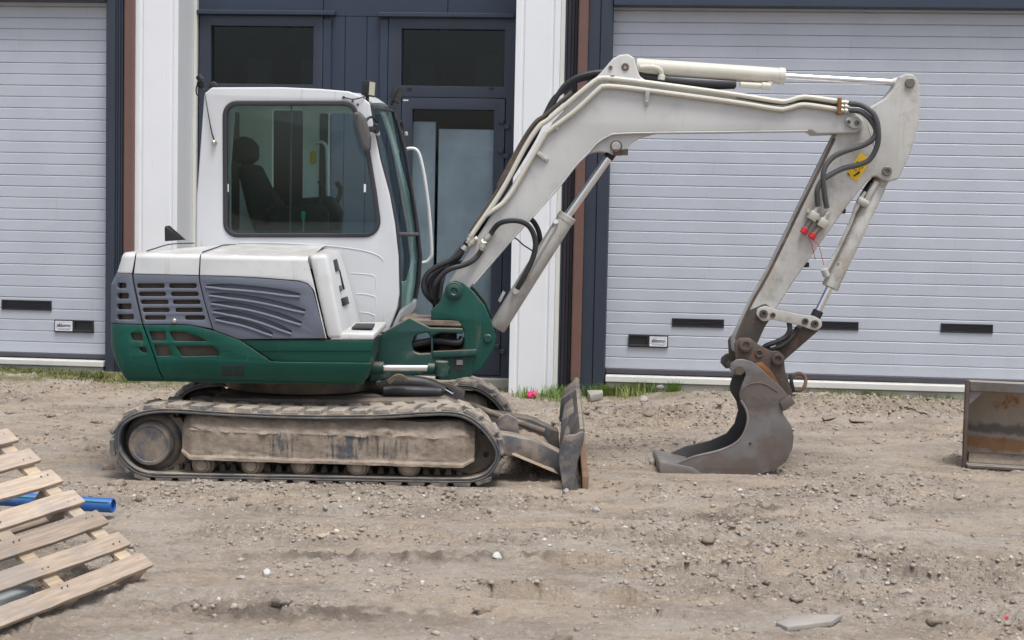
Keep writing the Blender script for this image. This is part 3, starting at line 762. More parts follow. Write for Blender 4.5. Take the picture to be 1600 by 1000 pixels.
# belt cross-section: (across Y, inwards depth); outer surface at depth 0.022 below the lug tops
sec = [(.004, .027), (0, .031), (0, .037), (.006, .040), (.006, .044), (0, .047), (0, .055), (.005, .059), (.05, .059), (.06, .056), (TW - .06, .056), (TW - .05, .059), (TW - .005, .059), (TW, .055), (TW, .031), (TW - .004, .027), (TW - .02, .023), (.02, .023)]
V = []; F = []
for i in range(NS):
    p, t, n = frame_at(Lc[-1] * i / NS); n = n * sgn
    for (a, d) in sec: V.append(p - n * (d - .0) + Vector((0, a, 0)))
m_ = len(sec)
for i in range(NS):
    j = (i + 1) % NS
    for k in range(m_):
        k2 = (k + 1) % m_; F.append((i * m_ + k, i * m_ + k2, j * m_ + k2, j * m_ + k))
b = MB(); b.raw(V, F); belt_me = b.mesh('rubber_track', 40); belt_me.materials.append(M['track'])
NL = 38
def lug_mesh(far):
    b = bmesh.new(); L = Lc[-1] / NL
    y0, y1 = (.001, .225) if not far else (.175, TW - .001)
    sk = .022 if not far else -.022
    base = [(-.40 * L - sk, y0), (.40 * L - sk, y0), (.40 * L + sk, y1), (-.40 * L + sk, y1)]
    top = [(-.33 * L - sk, y0 + .006), (.33 * L - sk, y0 + .006), (.30 * L + sk, y1 - .012), (-.30 * L + sk, y1 - .012)]
    vs = [b.verts.new((x, y, -.006)) for x, y in base] + [b.verts.new((x, y, .026)) for x, y in top]
    b.faces.new(vs[:4][::-1]); b.faces.new(vs[4:])
    for i in range(4): j = (i + 1) % 4; b.faces.new((vs[i], vs[j], vs[4 + j], vs[4 + i]))
    bmesh.ops.bevel(b, geom=[e for e in b.edges], offset=.006, segments=1, affect='EDGES')
    m = MB(); m.merge(b); me = m.mesh('tread_lug', 30); me.materials.append(M['lug']); return me
LUG = [lug_mesh(False), lug_mesh(True)]
dl = MB(); dl.hexa([(-.022, .15, 0), (.022, .15, 0), (.022, .25, 0), (-.022, .25, 0)], [(-.012, .165, .045), (.012, .165, .045), (.012, .235, .045), (-.012, .235, .045)], .004)
DLUG = dl.mesh('drive_lug', 30); DLUG.materials.append(M['iron'])

def track(dx, Y, keep=lambda p: True, inner=True, label=None):
    T = Matrix.Translation((dx, Y, 0))
    o = place('rubber_track', belt_me, ex, T)
    if label: o['label'] = label
    for i in range(NL):
        for half in (0, 1):
            s = Lc[-1] * (i + .5 * half) / NL
            p, t, n = frame_at(s); n = n * sgn; p2 = p - n * .024
            if not keep(p2): continue
            R = Matrix((t, (0, 1, 0), n)).transposed().to_4x4() if t.cross(Vector((0, 1, 0))).dot(n) > 0 else Matrix((-t, (0, 1, 0), n)).transposed().to_4x4()
            place('tread_lug', LUG[half], o, T @ Matrix.Translation(p2) @ R)
    if inner:
        nd = 76
        for i in range(nd):
            p, t, n = frame_at(Lc[-1] * i / nd); n = n * sgn
            if n.z > -.75: continue
            R = Matrix((t, (0, 1, 0), -n)).transposed().to_4x4()
            place('drive_lug', DLUG, o, T @ Matrix.Translation(p - n * .054) @ R)
    return o
track(0, 0, label='near rubber track with dusty tread')
track(.05, 1.55, keep=lambda p: p.x > -.5 or p.x < -2.2, inner=False, label='far rubber track')

def track_frame(dx, Y, full=True):
    T = Matrix.Translation((dx, Y, 0))
    # frame beam: profile (depth, height) swept in X, roughened where mud is caked on
    def xz(x, y): q = P(x, y, .1); return q.x, q.z
    xa = xz(287, 690)[0]; xb = xz(742, 690)[0]
    h = lambda y: xz(500, y)[1]
    prof = [(.30, h(651)), (.12, h(650)), (.075, h(652)), (.05, h(662)), (.024, h(672)), (.012, h(677)), (.009, h(690)), (.009, h(705)), (.006, h(713)), (-.014, h(716)), (-.016, h(720)), (.02, h(721.5)), (.30, h(722))]
    rows = []; n = 150
    pr = []
    for (a, b_) in zip(prof[:-1], prof[1:]):
        for k in range(4): t = k / 4; pr.append((a[0] + (b_[0] - a[0]) * t, a[1] + (b_[1] - a[1]) * t))
    pr.append(prof[-1])
    xr = np.linspace(xa, xb, n)
    DD = fbm(np.repeat(xr[:, None], len(pr), 1) * 9, np.repeat(np.array([q[1] for q in pr])[None], n, 0) * 22, 5, 4)
    for i, x in enumerate(xr):
        row = []
        for kk, (yy, z) in enumerate(pr):
            e = min(1, (i + .0) / 5, (n - 1 - i) / 6.0)
            zz = z + (1 - e) * ((h(684) - z) * .25) - .028 * (x - xz(500, 700)[0]) * .35
            yy2 = yy + (1 - e) * .05
            d = float(DD[i, kk])
            cake = .014 if z > h(676) else .004
            row.append(Vector((x, yy2 - abs(d) * cake * 2, zz + d * cake)))
        rows.append(row)
    mb = MB(); mb.grid(rows)
    m = len(pr); first = [v for v in rows[0]]; last = [v for v in rows[-1]]
    for rr in (first, last):
        c = sum(rr, Vector()) / len(rr); mb.raw(rr + [c], [(k, k + 1, m) for k in range(m - 1)])
    o = mb.build('track_frame', M['frame'], ex, T, 50)
    # drive hub at the rear, idler in front
    c = P(234, 694, .06); mb = MB()
    mb.lathe(c + Vector((0, .20, 0)), c, [(0, .205), (.05, .205), (.06, .195), (.10, .185), (.12, .165), (.125, .145), (.2, .137), (.212, .130), (.213, .114), (.207, .108), (.207, .001)], 40)
    mb.build('drive_hub', M['hub'], o, T)
    c2 = P(252, 694, .2); tm = MB(); rr = .215
    pts = []
    for k in range(36):
        a = 2 * pi * k / 36; r = rr if k % 2 else rr - .03; pts.append((c2.x + r * cos(a), c2.z + r * sin(a)))
    tm.merge(flat_mesh(pts, [], .05, .006), Matrix.Translation((0, .18, 0))); tm.build('drive_sprocket', M['iron'], o, T)
    c = P(272, 700, .16); mb = MB(); mb.plate([(240, 655, 12), (282, 652, 6), (292, 668), (290, 722, 4), (262, 735, 10), (240, 735, 10)], .17, .24); mb.build('hub_mount', M['mud'], o, T)
    c = P(733, 697, .1); ring = circ(c.x, c.z, .186, 40)
    hs_ = [circ(c.x + .125 * cos(a), c.z + .125 * sin(a), .016, 10) for a in (.78, -.5, 2.3, 3.9)]
    mb = MB(); mb.merge(flat_mesh(ring, hs_, .04, .01), Matrix.Translation((0, .14, 0)))
    mb.lathe((c.x, .26, c.z), (c.x, .12, c.z), [(0, .175), (.06, .175), (.07, .16), (.13, .06), (.14, .05)], 32)
    mb.build('idler_wheel', M['iron'], o, T)
    for (x, y) in ((320, 723), (396.5, 724), (474, 725), (561, 726), (640, 727)) if full else ():
        c = P(x, y, .12); mb = MB()
        mb.lathe((c.x, .30, c.z), (c.x, .0, c.z), [(0, .05), (.10, .05), (.11, .074), (.225, .074), (.235, .070), (.24, .056), (.27, .053), (.275, .034), (.295, .032)], 24)
        mb.build('track_roller', M['roller'], o, T)
    return o

# frame paint shows through the dried mud in vertical scuffs
def frame_mat():
    m, nt, b, g = base_mat('track_frame_paint'); pos = g.outputs['Position']
    sx = nt.nodes.new('ShaderNodeSeparateXYZ'); nt.links.new(pos, sx.inputs[0])
    zt = P(500, 675, .1).z; zb = P(500, 713, .1).z
    band = math2(nt, 'MULTIPLY', ramp(nt, sx.outputs['Z'], zt + .012, zt - .012), ramp(nt, sx.outputs['Z'], zb - .01, zb + .012))
    k = ramp(nt, math2(nt, 'ADD', math2(nt, 'MULTIPLY', noise(nt, pos, 16, 8, .75, (2.2, 1, .28)), .65), math2(nt, 'MULTIPLY', noise(nt, pos, 2.6, 4, .6), .5)), .595, .69)
    k = math2(nt, 'MULTIPLY', band, k)
    mud = mixc(nt, ramp(nt, noise(nt, pos, 9, 8, .7), .3, .7), (0.20, 0.158, 0.122), (0.34, 0.278, 0.218))
    c = mixc(nt, k, mud, mixc(nt, noise(nt, pos, 7, 3), (0.075, 0.079, 0.09), (0.115, 0.12, 0.132)))
    nt.links.new(c, b.inputs['Base Color']); b.inputs['Roughness'].default_value = .85; b.inputs['Specular IOR Level'].default_value = .25
    bp = nt.nodes.new('ShaderNodeBump'); bp.inputs['Strength'].default_value = .6; bp.inputs['Distance'].default_value = .01
    nt.links.new(math2(nt, 'SUBTRACT', noise(nt, pos, 55, 8, .7), math2(nt, 'MULTIPLY', k, .5)), bp.inputs['Height']); nt.links.new(bp.outputs[0], b.inputs['Normal'])
    return m
M['frame'] = frame_mat()
M['roller'] = paint('dusty_roller', (0.22, 0.175, 0.135), .7, vary=.25, dirt=.6, dirt_col=(0.32, 0.255, 0.19), rust=.3, bump=.3)
M['hub'] = paint('drive_hub_paint', (0.10, 0.10, 0.11), .7, vary=.15, dirt=.68, dscale=7, dirt_col=(0.27, 0.215, 0.16), bump=.3, up=.6)
track_frame(0, 0); track_frame(.05, 1.55, False)

# centre of the undercarriage
mb = MB(); mb.plate([(300, 640, 6), (330, 622, 6), (690, 626, 6), (720, 640, 6), (700, 690, 6), (320, 690, 6)], .40, 1.56, bev=.01)
uc = mb.build('undercarriage_frame', M['iron'], ex)
c = P(470, 608, 1.0); mb = MB(); mb.lathe((c.x, 1.0, .50), (c.x, 1.0, .69), [(0, .50), (.03, .52), (.1, .52), (.11, .47), (.19, .47)], 48); mb.build('swing_bearing', M['iron'], uc)

# ------------------------------------------------------------------ dozer blade
mb = MB(); n_ = 10
def bl(x, y, Y): return P(x, y, Y)
nT = P(914, 674, -.06); fT = P(905, 593, 1.92)
prof = [(-.022, 0), (-.045, -.05), (-.085, -.13), (-.10, -.22), (-.075, -.32), (-.03, -.41), (0.0, -.415), (.012, -.40), (-.025, -.32), (-.05, -.24), (-.035, -.16), (.008, -.05), (.02, 0.0), (.010, .016), (-.012, .014)]
A_ = [Vector((nT.x - .02 + a, nT.y, nT.z + z)) for a, z in prof]; B_ = [Vector((fT.x - .02 + a, fT.y, fT.z + z)) for a, z in prof]
mb.hexa(A_, B_)
bld_o = mb.build('dozer_blade', M['blade'], ex)
# end plate on the near side, wear strip, back ribs
mb = MB(); mb.plate([(881, 682, 4), (899, 679, 3), (914, 672, 4), (912, 690), (903, 720), (898, 745), (896, 771, 3), (880, 764, 4), (873, 722), (874, 702)], -.085, -.055, bev=.005)
mb.build('end_plate', M['blade'], bld_o)
c = P(891, 690, -.09); MB().lathe((c.x, -.07, c.z), (c.x, -.089, c.z), [(0, .02), (.012, .02), (.016, .014)], 16).build('end_bolt', M['pin'], bld_o)
e0, e1_ = nT + Vector((-.02, 0, -.415)), fT + Vector((-.02, 0, -.415))
mb = MB(); mb.hexa([e0 + Vector(v) for v in ((.016, 0, -.03), (.045, 0, -.03), (.052, 0, .13), (.010, 0, .13))], [e1_ + Vector(v) for v in ((.016, 0, -.03), (.045, 0, -.03), (.052, 0, .13), (.010, 0, .13))], .005)
mb.build('cutting_edge', M['wornedge'], bld_o)
for t0, t1, z0, z1 in ((.12, .40, -.30, -.10), (.42, .72, -.26, -.06), (.74, .96, -.22, -.03)):
    a, b_ = nT.lerp(fT, t0), nT.lerp(fT, t1)
    mb = MB(); mb.hexa([a + Vector((-.15, 0, z0)), a + Vector((-.06, 0, z0 - .06)), a + Vector((-.03, 0, z1 + .05)), a + Vector((-.14, 0, z1 - .03))],
                       [b_ + Vector((-.13, 0, z0)), b_ + Vector((-.06, 0, z0 - .06)), b_ + Vector((-.03, 0, z1 + .05)), b_ + Vector((-.115, 0, z1 - .03))], .012)
    mb.build('back_rib', M['blade'], bld_o)
for Yc in (.36, 1.42):
    dY = Yc - .36
    top = [(690, 668), (792, 680), (834, 688), (880, 710)]; bot = [(882, 748), (822, 716), (790, 713), (690, 712)]
    mb = MB(); pts = top + bot
    cv = [P(x, y, .26) for x, y in pts]
    mb.hexa([Vector((q.x, .26 + dY, q.z)) for q in cv], [Vector((q.x, .46 + dY, q.z)) for q in cv], .01)
    mb.build('blade_arm', M['blade'], bld_o)
    mb = MB(); mb.plate([(776, 655, 8), (792, 646, 6), (808, 655, 5), (812, 680), (778, 682)], .50, .53); 
    if dY == 0: mb.build('blade_bracket', M['blade'], bld_o)
    else: mb.bm.free()
mb = MB(); mb.cyl(P(800, 652, .55), P(800, 652, .62) , .03); mb.tube([P(712, 624, .95), P(770, 646, .95), P(850, 674, .95)], .022, smooth=False); mb.build('blade_cylinder', M['iron'], bld_o)
mb = MB(); mb.cyl(P(687, 603, .9), P(708, 616, .9), .018); mb.build('cylinder_rod', M['chrome'], bld_o)
# earth lying on the blade arms
rows = []
for i in range(26):
    r = []
    for k in range(18):
        u, v = i / 25, k / 17; x = P(800, 690, .3).x + u * .30; y = .2 + v * 1.3
        e = min(1, 4 * u, 4 * (1 - u), 5 * v, 5 * (1 - v)); d = float(fbm(np.array([x * 9.]), np.array([y * 9.]), 3, 4)[0])
        r.append(Vector((x, y, .235 - .12 * u + e * (.05 + .04 * d) - .06)))
    rows.append(r)
MB().grid(rows).build('earth_on_arms', M['mud'], bld_o, None, 60)

# ------------------------------------------------------------------ upper body with rounded tail
Y0B, Y1B, RC = 0.06, 1.90, 0.135
XL = P(177.5, 500, Y0B + RC + .05).x; SC = XL + RC
ZT0 = P(300, 532, Y0B).z; ZTB = P(300, 596.5, Y0B).z
QH = P(300, 405, Y0B).z; RH = 0.034
SMIN = SC - RC * pi / 2 - 0.85

def warp(s, t, q):
    """unrolled body skin (s along, t inwards, q up) -> world"""
    if q <= QH: tin, z, ca, sa = 0.0, q, 1.0, 0.0
    elif q < QH + RH * pi / 2: a = (q - QH) / RH; tin, z, ca, sa = RH * (1 - cos(a)), QH + RH * sin(a), cos(a), sin(a)
    else: d = q - QH - RH * pi / 2; tin, z, ca, sa = RH + d, QH + RH + d * .06, 0.0, 1.0
    tin += t * ca; z -= t * sa
    f = 0.0
    if q < ZT0: k = min(1.0, (ZT0 - q) / (ZT0 - ZTB)); f = 1 - math.sqrt(max(0.0, 1 - k * k * .998))
    lean = max(0.0, z - 1.22) * .55          # the tail leans forward towards the hood
    phi = (SC - s) / RC
    if phi <= 0: return Vector((s, Y0B + tin + .09 * f, z))
    w = min(1.0, phi / (pi / 2)); w = w * w * (3 - 2 * w)
    sh = .20 * f * w + lean * w
    if phi < pi / 2:
        return Vector((SC - (RC - tin) * sin(phi) + sh, Y0B + RC - (RC - tin) * cos(phi) + .09 * f * (1 - w), z))
    e = (phi - pi / 2) * RC
    return Vector((XL + tin + sh, Y0B + RC + e, z))

def unwarp(x, y):
    p = P(x, y, Y0B); s, q = p.x, min(p.z, QH)
    for _ in range(40):
        w = warp(s, 0, q); a, b_ = proj(w); phi = min(1.45, max(0, (SC - s) / RC))
        s += .7 * (x - a) / 249 / max(.22, cos(phi)); q -= .7 * (y - b_) / 249
        s = max(s, SC - RC * 1.5); q = min(q, QH)
    return s, q

def skin(pts, holes=(), t0=0.0, t1=.02, bev=.004, top=None):
    """body panel from photo outline. Points ('R',y) lie on the rear; ('T',x,d) on the top at depth d"""
    def cv(pl):
        out = []
        for p_ in fillet([((p_[0], p_[1]) + tuple(p_[2:])) for p_ in pl]): out.append(unwarp(p_[0], p_[1]))
        return out
    o = cv([p_ for p_ in pts if p_[0] not in ('R', 'T')]) if not any(p_[0] in ('R', 'T') for p_ in pts) else []
    if not o:
        for p_ in pts:
            if p_[0] == 'R': o.append((SMIN, unwarp(200, p_[1])[1]))
            elif p_[0] == 'T': o.append((unwarp(p_[1], 405)[0], QH + RH * pi / 2 + p_[2]))
            elif p_[0] == 'RT': o.append((SMIN, QH + RH * pi / 2 + p_[2]))
            else: o.append(unwarp(p_[0], p_[1]))
    bm = flat_mesh(o, [cv(h) for h in holes], t1 - t0, bev, 1)
    smin = min(v.co.x for v in bm.verts); smax = max(v.co.x for v in bm.verts)
    zmin = min(v.co.z for v in bm.verts); zmax = max(v.co.z for v in bm.verts)
    def cut(co, no): bmesh.ops.bisect_plane(bm, geom=bm.verts[:] + bm.edges[:] + bm.faces[:], plane_co=co, plane_no=no, dist=1e-6)
    s = SC - RC * pi / 2
    while s <= SC + .001:
        if smin < s < smax: cut((s, 0, 0), (1, 0, 0))
        s += RC * pi / 2 / 12
    if zmin < ZT0:
        for k in range(12):
            z = ZT0 - (ZT0 - ZTB) * sin(k / 11 * pi / 2)
            if zmin < z < zmax: cut((0, 0, z), (0, 0, 1))
    if zmax > QH:
        for k in range(7):
            z = QH + RH * pi / 2 * k / 6
            if zmin < z < zmax: cut((0, 0, z), (0, 0, 1))
    for z in (1.22, 1.3):
        if zmin < z < zmax: cut((0, 0, z), (0, 0, 1))
    for v in bm.verts: v.co = warp(v.co.x, v.co.y + t0, v.co.z)
    return MB().merge(bm)

def slot(x0, y0, x1, y1, r=2.8): return rrect(x0, y0, x1, y1, r)
# inner core seen through the grilles
mb = skin([('R', 432), (478, 432), (500, 526), (560, 536), (560, 594), ('R', 594)], (), .045, .06)
core = mb.build('engine_bay', M['mesh'], ex)
mb = MB(); mb.box((XL + .14, Y0B + .075, .62), (P(478, 500, .1).x, Y1B - .05, 1.38)); mb.build('light_block_core', M['dark'], core)  # plain dark solid added under the hood to block light
# green tail weight
E_ = [(203, 520, 3), (221, 520, 3), (224, 533, 3), (207, 532, 3)]; F_ = [(214, 542, 3), (228, 543, 3), (230, 552, 3), (222, 551, 4)]
mb = skin([('R', 507), (222, 507.5), (232.5, 536), (240.5, 558), (245, 572), (257, 596.3), ('R', 596.3)], (E_, F_), 0, .03)
cw = mb.build('counterweight', M['green'], ex)
# green side skirt
OA = [(233, 518, 1), (258, 518, 2), (259.5, 530, 2), (256, 533, 2), (238.5, 533, 1)]
OB = [(264, 518, 2), (288, 518.5), (308, 525), (324, 533.5, 1), (271.5, 533.5, 3)]
OC = [(240.5, 539, 1), (262, 539, 2), (270, 556, 2), (246, 557, 1)]
OD = [(274, 541, 2), (332, 540.5, 3), (343, 550, 3), (341, 556, 2), (284, 557.5, 3)]
mb = skin([(224.5, 508), (280, 507.5), (296, 508.5), (312, 511.5), (335, 517.5), (356, 525), (374, 531.5), (398, 548), (422, 564.5), (440, 566), (579, 567.5), (567.5, 601), (440, 600), (300, 597), (258.5, 596.3), (246.5, 572), (242, 558), (234, 536)], (OA, OB, OC, OD), 0, .03)
sk = mb.build('side_skirt', M['green'], ex)
mb = skin([(376, 532), (584, 532.5), (579.5, 549), (404, 549)], (), .010, .03); mb.build('skirt_strip', M['green'], sk)
mb = skin([(403, 548.6), (580, 548.6), (578, 569), (436, 568), (418, 560)], (), .018, .035); mb.build('skirt_strip', M['green'], sk)
for c_ in (0, 1):
    for r_ in range(4):
        mb = skin([(346.5 + 18.5 * c_, 571.2 + 4.7 * r_), (363 + 18.5 * c_, 571.2 + 4.7 * r_), (363 + 18.5 * c_, 574.3 + 4.7 * r_), (346.5 + 18.5 * c_, 574.3 + 4.7 * r_)], (), -.0015, .008, .001); mb.build('louvre', M['dark'], sk)
# frame behind and in front of the skirt
mb = MB(); mb.plate([(440, 534), (584, 534), (580, 558), (440, 558)], Y0B + .036, Y1B - .04, bev=.006, Yref=Y0B); mb.plate([(300, 560), (580, 559), (578.5, 566), (567.5, 598), (300, 594)], Y0B + .14, Y1B - .06, bev=.006, Yref=Y0B); mb.build('main_frame', M['greend'], ex)
mb = skin([(540, 556), (580, 556), (578, 568), (567, 600), (540, 600)], (), .03, .10); mb.build('skirt_corner', M['greend'], sk)
# grey plastic panels
holes = [slot(183, 442, 197, 450.5, 2.5), slot(182.5, 458, 201, 467, 2.5), slot(182, 474.5, 205, 483.5, 2.5), slot(182, 491, 209, 499.5, 2.5)]
mb = skin([('R', 427), (205.5, 427.5), (207, 440), (213, 470), (221.5, 506.5), ('R', 506)], holes, 0, .025)
mb.build('tail_grille', M['grey'], ex)
holes = []
for x0, x1, x2, x3, y0, y1 in ((214, 257, 264, 307, 443, 450.5), (217, 259, 267, 310, 456, 463), (220, 263, 270, 313, 468.5, 475.5), (223, 265, 274, 316.5, 481, 488), (226, 259, 289, 320, 493, 500)):
    holes += [slot(x0, y0, x1, y1, 3), slot(x2, y0, x3, y1, 3)]
mb = skin([(208.5, 428.2), (310, 431), (311, 440), (318, 470), (331, 513.5), (311, 510.2), (296, 507.5), (280, 506.3), (224, 506.8), (215.5, 470), (209.5, 440)], holes, 0, .025)
sg = mb.build('side_grille', M['grey'], ex)
c = P(272.5, 501, Y0B); MB().lathe(c, c + Vector((0, -.012, 0)), [(0, .013), (.006, .013), (.010, .009), (.0105, .003), (.006, .0028)], 16).build('lock_screw', M['zinc'], sg)
chans = [((322, 446.5), (469, 461)), ((327, 460), (477, 486)), ((330, 473), (471, 505)), ((333, 486), (456, 519)), ((337, 498), (426, 522))]
ch_holes = []; ch_lines = []
for (a, b_), (c_, d_) in chans:
    up, lo = [], []
    for k in range(13):
        t = k / 12; x = a + (c_ - a) * t; y = b_ + (d_ - b_) * (t ** 1.75)
        wd = 3.9 * min(1, 3.2 * t + .35, 3.2 * (1 - t) + .55)
        up.append((x, y - wd)); lo.append((x - wd * .3, y + wd))
    ch_holes.append(up + lo[::-1]); ch_lines.append(lo)
mb = skin([(312, 431.2), (355, 432.2), (400, 434.5), (440, 437.5), (468, 440), (480, 444), (487, 451), (491, 460), (501, 500), (508, 528.5), (440, 529.3), (374, 530.2), (356, 523.5), (335, 516), (332.5, 513.8), (319.5, 470), (312.6, 440)], ch_holes, 0, .02)
sp = mb.build('side_panel', M['grey'], ex)
mb = skin([(318, 438), (482, 455), (500, 526), (420, 527), (338, 510)], (), .024, .036); mb.build('panel_backing', M['grey'], sp)
for ln in ch_lines:
    mb = MB(); mb.tube([P(x, y + 1.2, Y0B - .001) for x, y in ln], .0095, 8); mb.build('panel_rib', M['grey'], sp)
# white hood
mb = skin([('RT', 0, .085), ('T', 210.5, .085), (210.3, 402), (206.5, 424), (205.8, 427), ('R', 426.5)], (), 0, .02); mb.build('hood_corner', M['hood'], ex)
mb = skin([('T', 212, .085), ('T', 311.5, .085), (311.5, 404), (310, 430), (209, 427.6), (212.2, 402)], (), 0, .02); mb.build('hood_panel', M['hood'], ex)
mb = skin([('T', 313.5, .085), ('T', 480, .085), (481, 402), (488.5, 437), (502, 497), (509.8, 529), (508.8, 529), (502, 499), (492, 459), (488, 450.5), (481, 443), (468, 438.6), (440, 436.3), (400, 433.3), (355, 431.2), (312.2, 430.2), (313.3, 404)], (), 0, .02)
hp = mb.build('hood_panel', M['hood'], ex)
# hood top, crowned
def plan(inset):
    x0, y0, y1, r = XL + .115 + inset, Y0B + inset, Y1B - inset, max(.03, RC - inset)
    xf = P(488, 395, Y0B).x; pts = [(xf, y0)]
    for k in range(9): a = pi / 2 * k / 8; pts.append((x0 + r - r * sin(a), y0 + r - r * cos(a)))
    for k in range(9): a = pi / 2 * k / 8; pts.append((x0 + r - r * cos(a), y1 - r + r * sin(a)))
    pts.append((xf, y1)); return pts
rings = [(.10, QH - .05), (.095, QH + RH - .002 + .004), (.13, QH + RH + .008), (.25, QH + RH + .020), (.5, QH + RH + .045), (.8, QH + RH + .058)]
V = []; F = []
for ins, z in rings: V += [Vector((x, y, z)) for x, y in plan(ins)]
m_ = len(plan(0))
for i in range(len(rings) - 1):
    for k in range(m_ - 1): F.append((i * m_ + k, i * m_ + k + 1, (i + 1) * m_ + k + 1, (i + 1) * m_ + k))
F.append(tuple((len(rings) - 1) * m_ + k for k in range(m_)))
b = MB(); b.raw(V, F); ht = b.build('hood_top', M['hood'], ex, None, 40)
for x, y0_, y1_ in ((P(312, 400, Y0B).x, .15, .72), (P(212, 400, Y0B).x + .05, .15, .9)):
    mb = MB(); mb.tube([Vector((x + (y - y0_) * .2, y, QH + RH + .004 + .045 * min(1, (y - .1) / .4))) for y in np.linspace(y0_, y1_, 6)], .004, 6); mb.build('hood_seam', M['seal'], ht)
# black exhaust fin on the far side of the hood
mb = MB(); mb.plate([(257, 377), (256.5, 356, 3), (259, 351.5, 2), (286, 375)], 1.05, 1.16, bev=.012); mb.build('exhaust_fin', M['black'], ht)
mb = MB(); c = P(404, 388, .55); mb.box((c.x - .03, .54, c.z - .03), (c.x + .03, .58, c.z + .012), .006); mb.build('hood_latch', M['pin'], ht)

# white tank cover with lock, step
nr = [P(482.5, 399, Y0B), P(511, 397, Y0B), P(536, 529.5, Y0B), P(511.5, 529.5, Y0B)]; fr_ = [P(496, 389, .74), P(532, 390, .74), P(568, 516, .74), P(545, 516, .74)]
mb = MB(); mb.hexa(nr, fr_, .028, 4); tc = mb.build('tank_cover', M['hood'], ex)
def on_front(a, b_, out=0.0):
    p = nr[1].lerp(nr[2], b_).lerp(fr_[1].lerp(fr_[2], b_), a); nrm = (nr[2] - nr[1]).cross(fr_[1] - nr[1]).normalized()
    if nrm.x < 0: nrm = -nrm
    return p + nrm * out
def front_patch(name, a0, a1, b0, b1, mat, dep=.004):
    mb = MB(); mb.hexa([on_front(a0, b0, -.01), on_front(a1, b0, -.01), on_front(a1, b1, -.01), on_front(a0, b1, -.01)], [on_front(a0, b0, dep), on_front(a1, b0, dep), on_front(a1, b1, dep), on_front(a0, b1, dep)], .003)
    return mb.build(name, mat, tc)
front_patch('cover_handle', .32, .56, .09, .23, M['black']); front_patch('cover_slit', .58, .61, .22, .46, M['black'], .002)
front_patch('cover_latch', .36, .46, .40, .47, M['pin']); front_patch('cover_lock', .34, .60, .55, .64, M['black'], .008)
mb = MB(); mb.hexa([P(528, 519.5, .07), P(585, 521, .07), P(584, 531.5, .07), P(514, 531.5, .07)], [P(548, 503, .62), P(604, 503, .62), P(604, 512, .62), P(540, 512, .62)], .012, 3); st = mb.build('step', M['hood'], ex)
mb = MB(); a_ = [P(549, 514.3, .2), P(582, 514.6, .2), P(586, 507.6, .48), P(556, 507.4, .48)]
mb.hexa([v + Vector((0, 0, .002)) for v in a_], [v + Vector((0, 0, .010)) for v in a_], .002); mb.build('grip_pad', M['black'], st)

# ------------------------------------------------------------------ cab
YC0, YC1 = .75, 1.74
WIN = [(349, 159, 21), (551, 159, 22), (572, 210), (587, 300, 30), (596.5, 369.5, 24), (350, 369.5, 21)]
out_ = [(306, 392), (307, 310), (319, 146, 4), (331, 136.3, 8), (440, 136), (500, 138.6), (545, 142.5, 10), (563, 149, 8), (577.5, 161, 6), (583, 195), (594, 250), (608.5, 303), (617, 350), (622.5, 400), (624, 460), (620, 484, 6), (606, 520), (540, 520), (482, 420)]
mb = MB(); mb.plate(out_, YC0, YC0 + .045, [WIN], bev=.012, res=3); cab = mb.build('cab', M['white'], ex)
def grow(pl, d):
    q = [Vector(p[:2]) for p in fillet(pl, 6)]; c = sum(q, Vector((0, 0))) / len(q); o = []
    for i, p in enumerate(q):
        t = (q[(i + 1) % len(q)] - q[i - 1]).normalized(); n = Vector((t.y, -t.x))
        if n.dot(p - c) < 0: n = -n
        o.append(tuple(p + n * d))
    return o
mb = MB(); mb.plate(grow(WIN, 1.5), YC0 - .010, YC0 + .03, [grow(WIN, -5.5)], bev=.006); mb.build('window_seal', M['seal'], cab)
mb = MB(); mb.plate(grow(WIN, -4.5), YC0 + .012, YC0 + .017, bev=0.0005); mb.build('side_window', M['cabglass'], cab)
for x in (454.5,):
    mb = MB(); mb.box((P(x, 200, YC0).x - .006, YC0 + .018, P(450, 366, YC0).z), (P(x, 200, YC0).x + .006, YC0 + .03, P(450, 163, YC0).z)); mb.build('window_rail', M['mirrorp'], cab)
for xx, yy in ((355.5, 294), (570, 294)):
    c = P(xx, yy, YC0 + .005); MB().box((c.x - .007, YC0 + .004, c.z - .027), (c.x + .007, YC0 + .012, c.z + .027), .002).build('glass_mark', M['trim'], cab)
# far wall with its openings
nearX = lambda x, y: P(x, y, YC0)
far_out = []
for i, p_ in enumerate(out_[:-4] + [(606, 500), (320, 500)]):
    q = P(p_[0], p_[1], YC0); k = max(0, min(1, (q.x + 1.35) / .4)); far_out.append((q.x + .07 * k, q.z))
cvf = lambda pl: [(q.x, q.z) for q in (P(a[0], a[1], YC1) for a in fillet(pl))]
hA = cvf([(358, 172, 6), (376, 172, 6), (376, 362, 6), (358, 362, 6)]); hB = cvf([(426, 172, 4), (473, 172, 4), (473, 400, 4), (426, 400, 4)]); hC = cvf([(514, 176, 6), (599, 178, 6), (609, 210), (619, 250), (632, 303), (640, 350), (644, 400, 6), (634, 440, 6), (514, 440, 6)])
mb = MB(); mb.merge(flat_mesh(far_out, [hA, hB, hC], .045, .008), Matrix.Translation((0, YC1, 0))); mb.build('door_side', M['trim'], cab)
mb = MB(); mb.box((P(500, 200, YC1).x, YC1 - .02, P(500, 370, YC1).z), (P(513, 200, YC1).x, YC1 - .003, P(500, 178, YC1).z), .004); mb.build('door_post', M['black'], cab)
mb = MB(); mb.plate([(484, 236, 4), (494, 236, 4), (494, 257, 4), (484, 257, 4)], YC1 - .006, YC1 - .002, bev=.001); mb.build('warning_sticker', M['yellow'], cab)
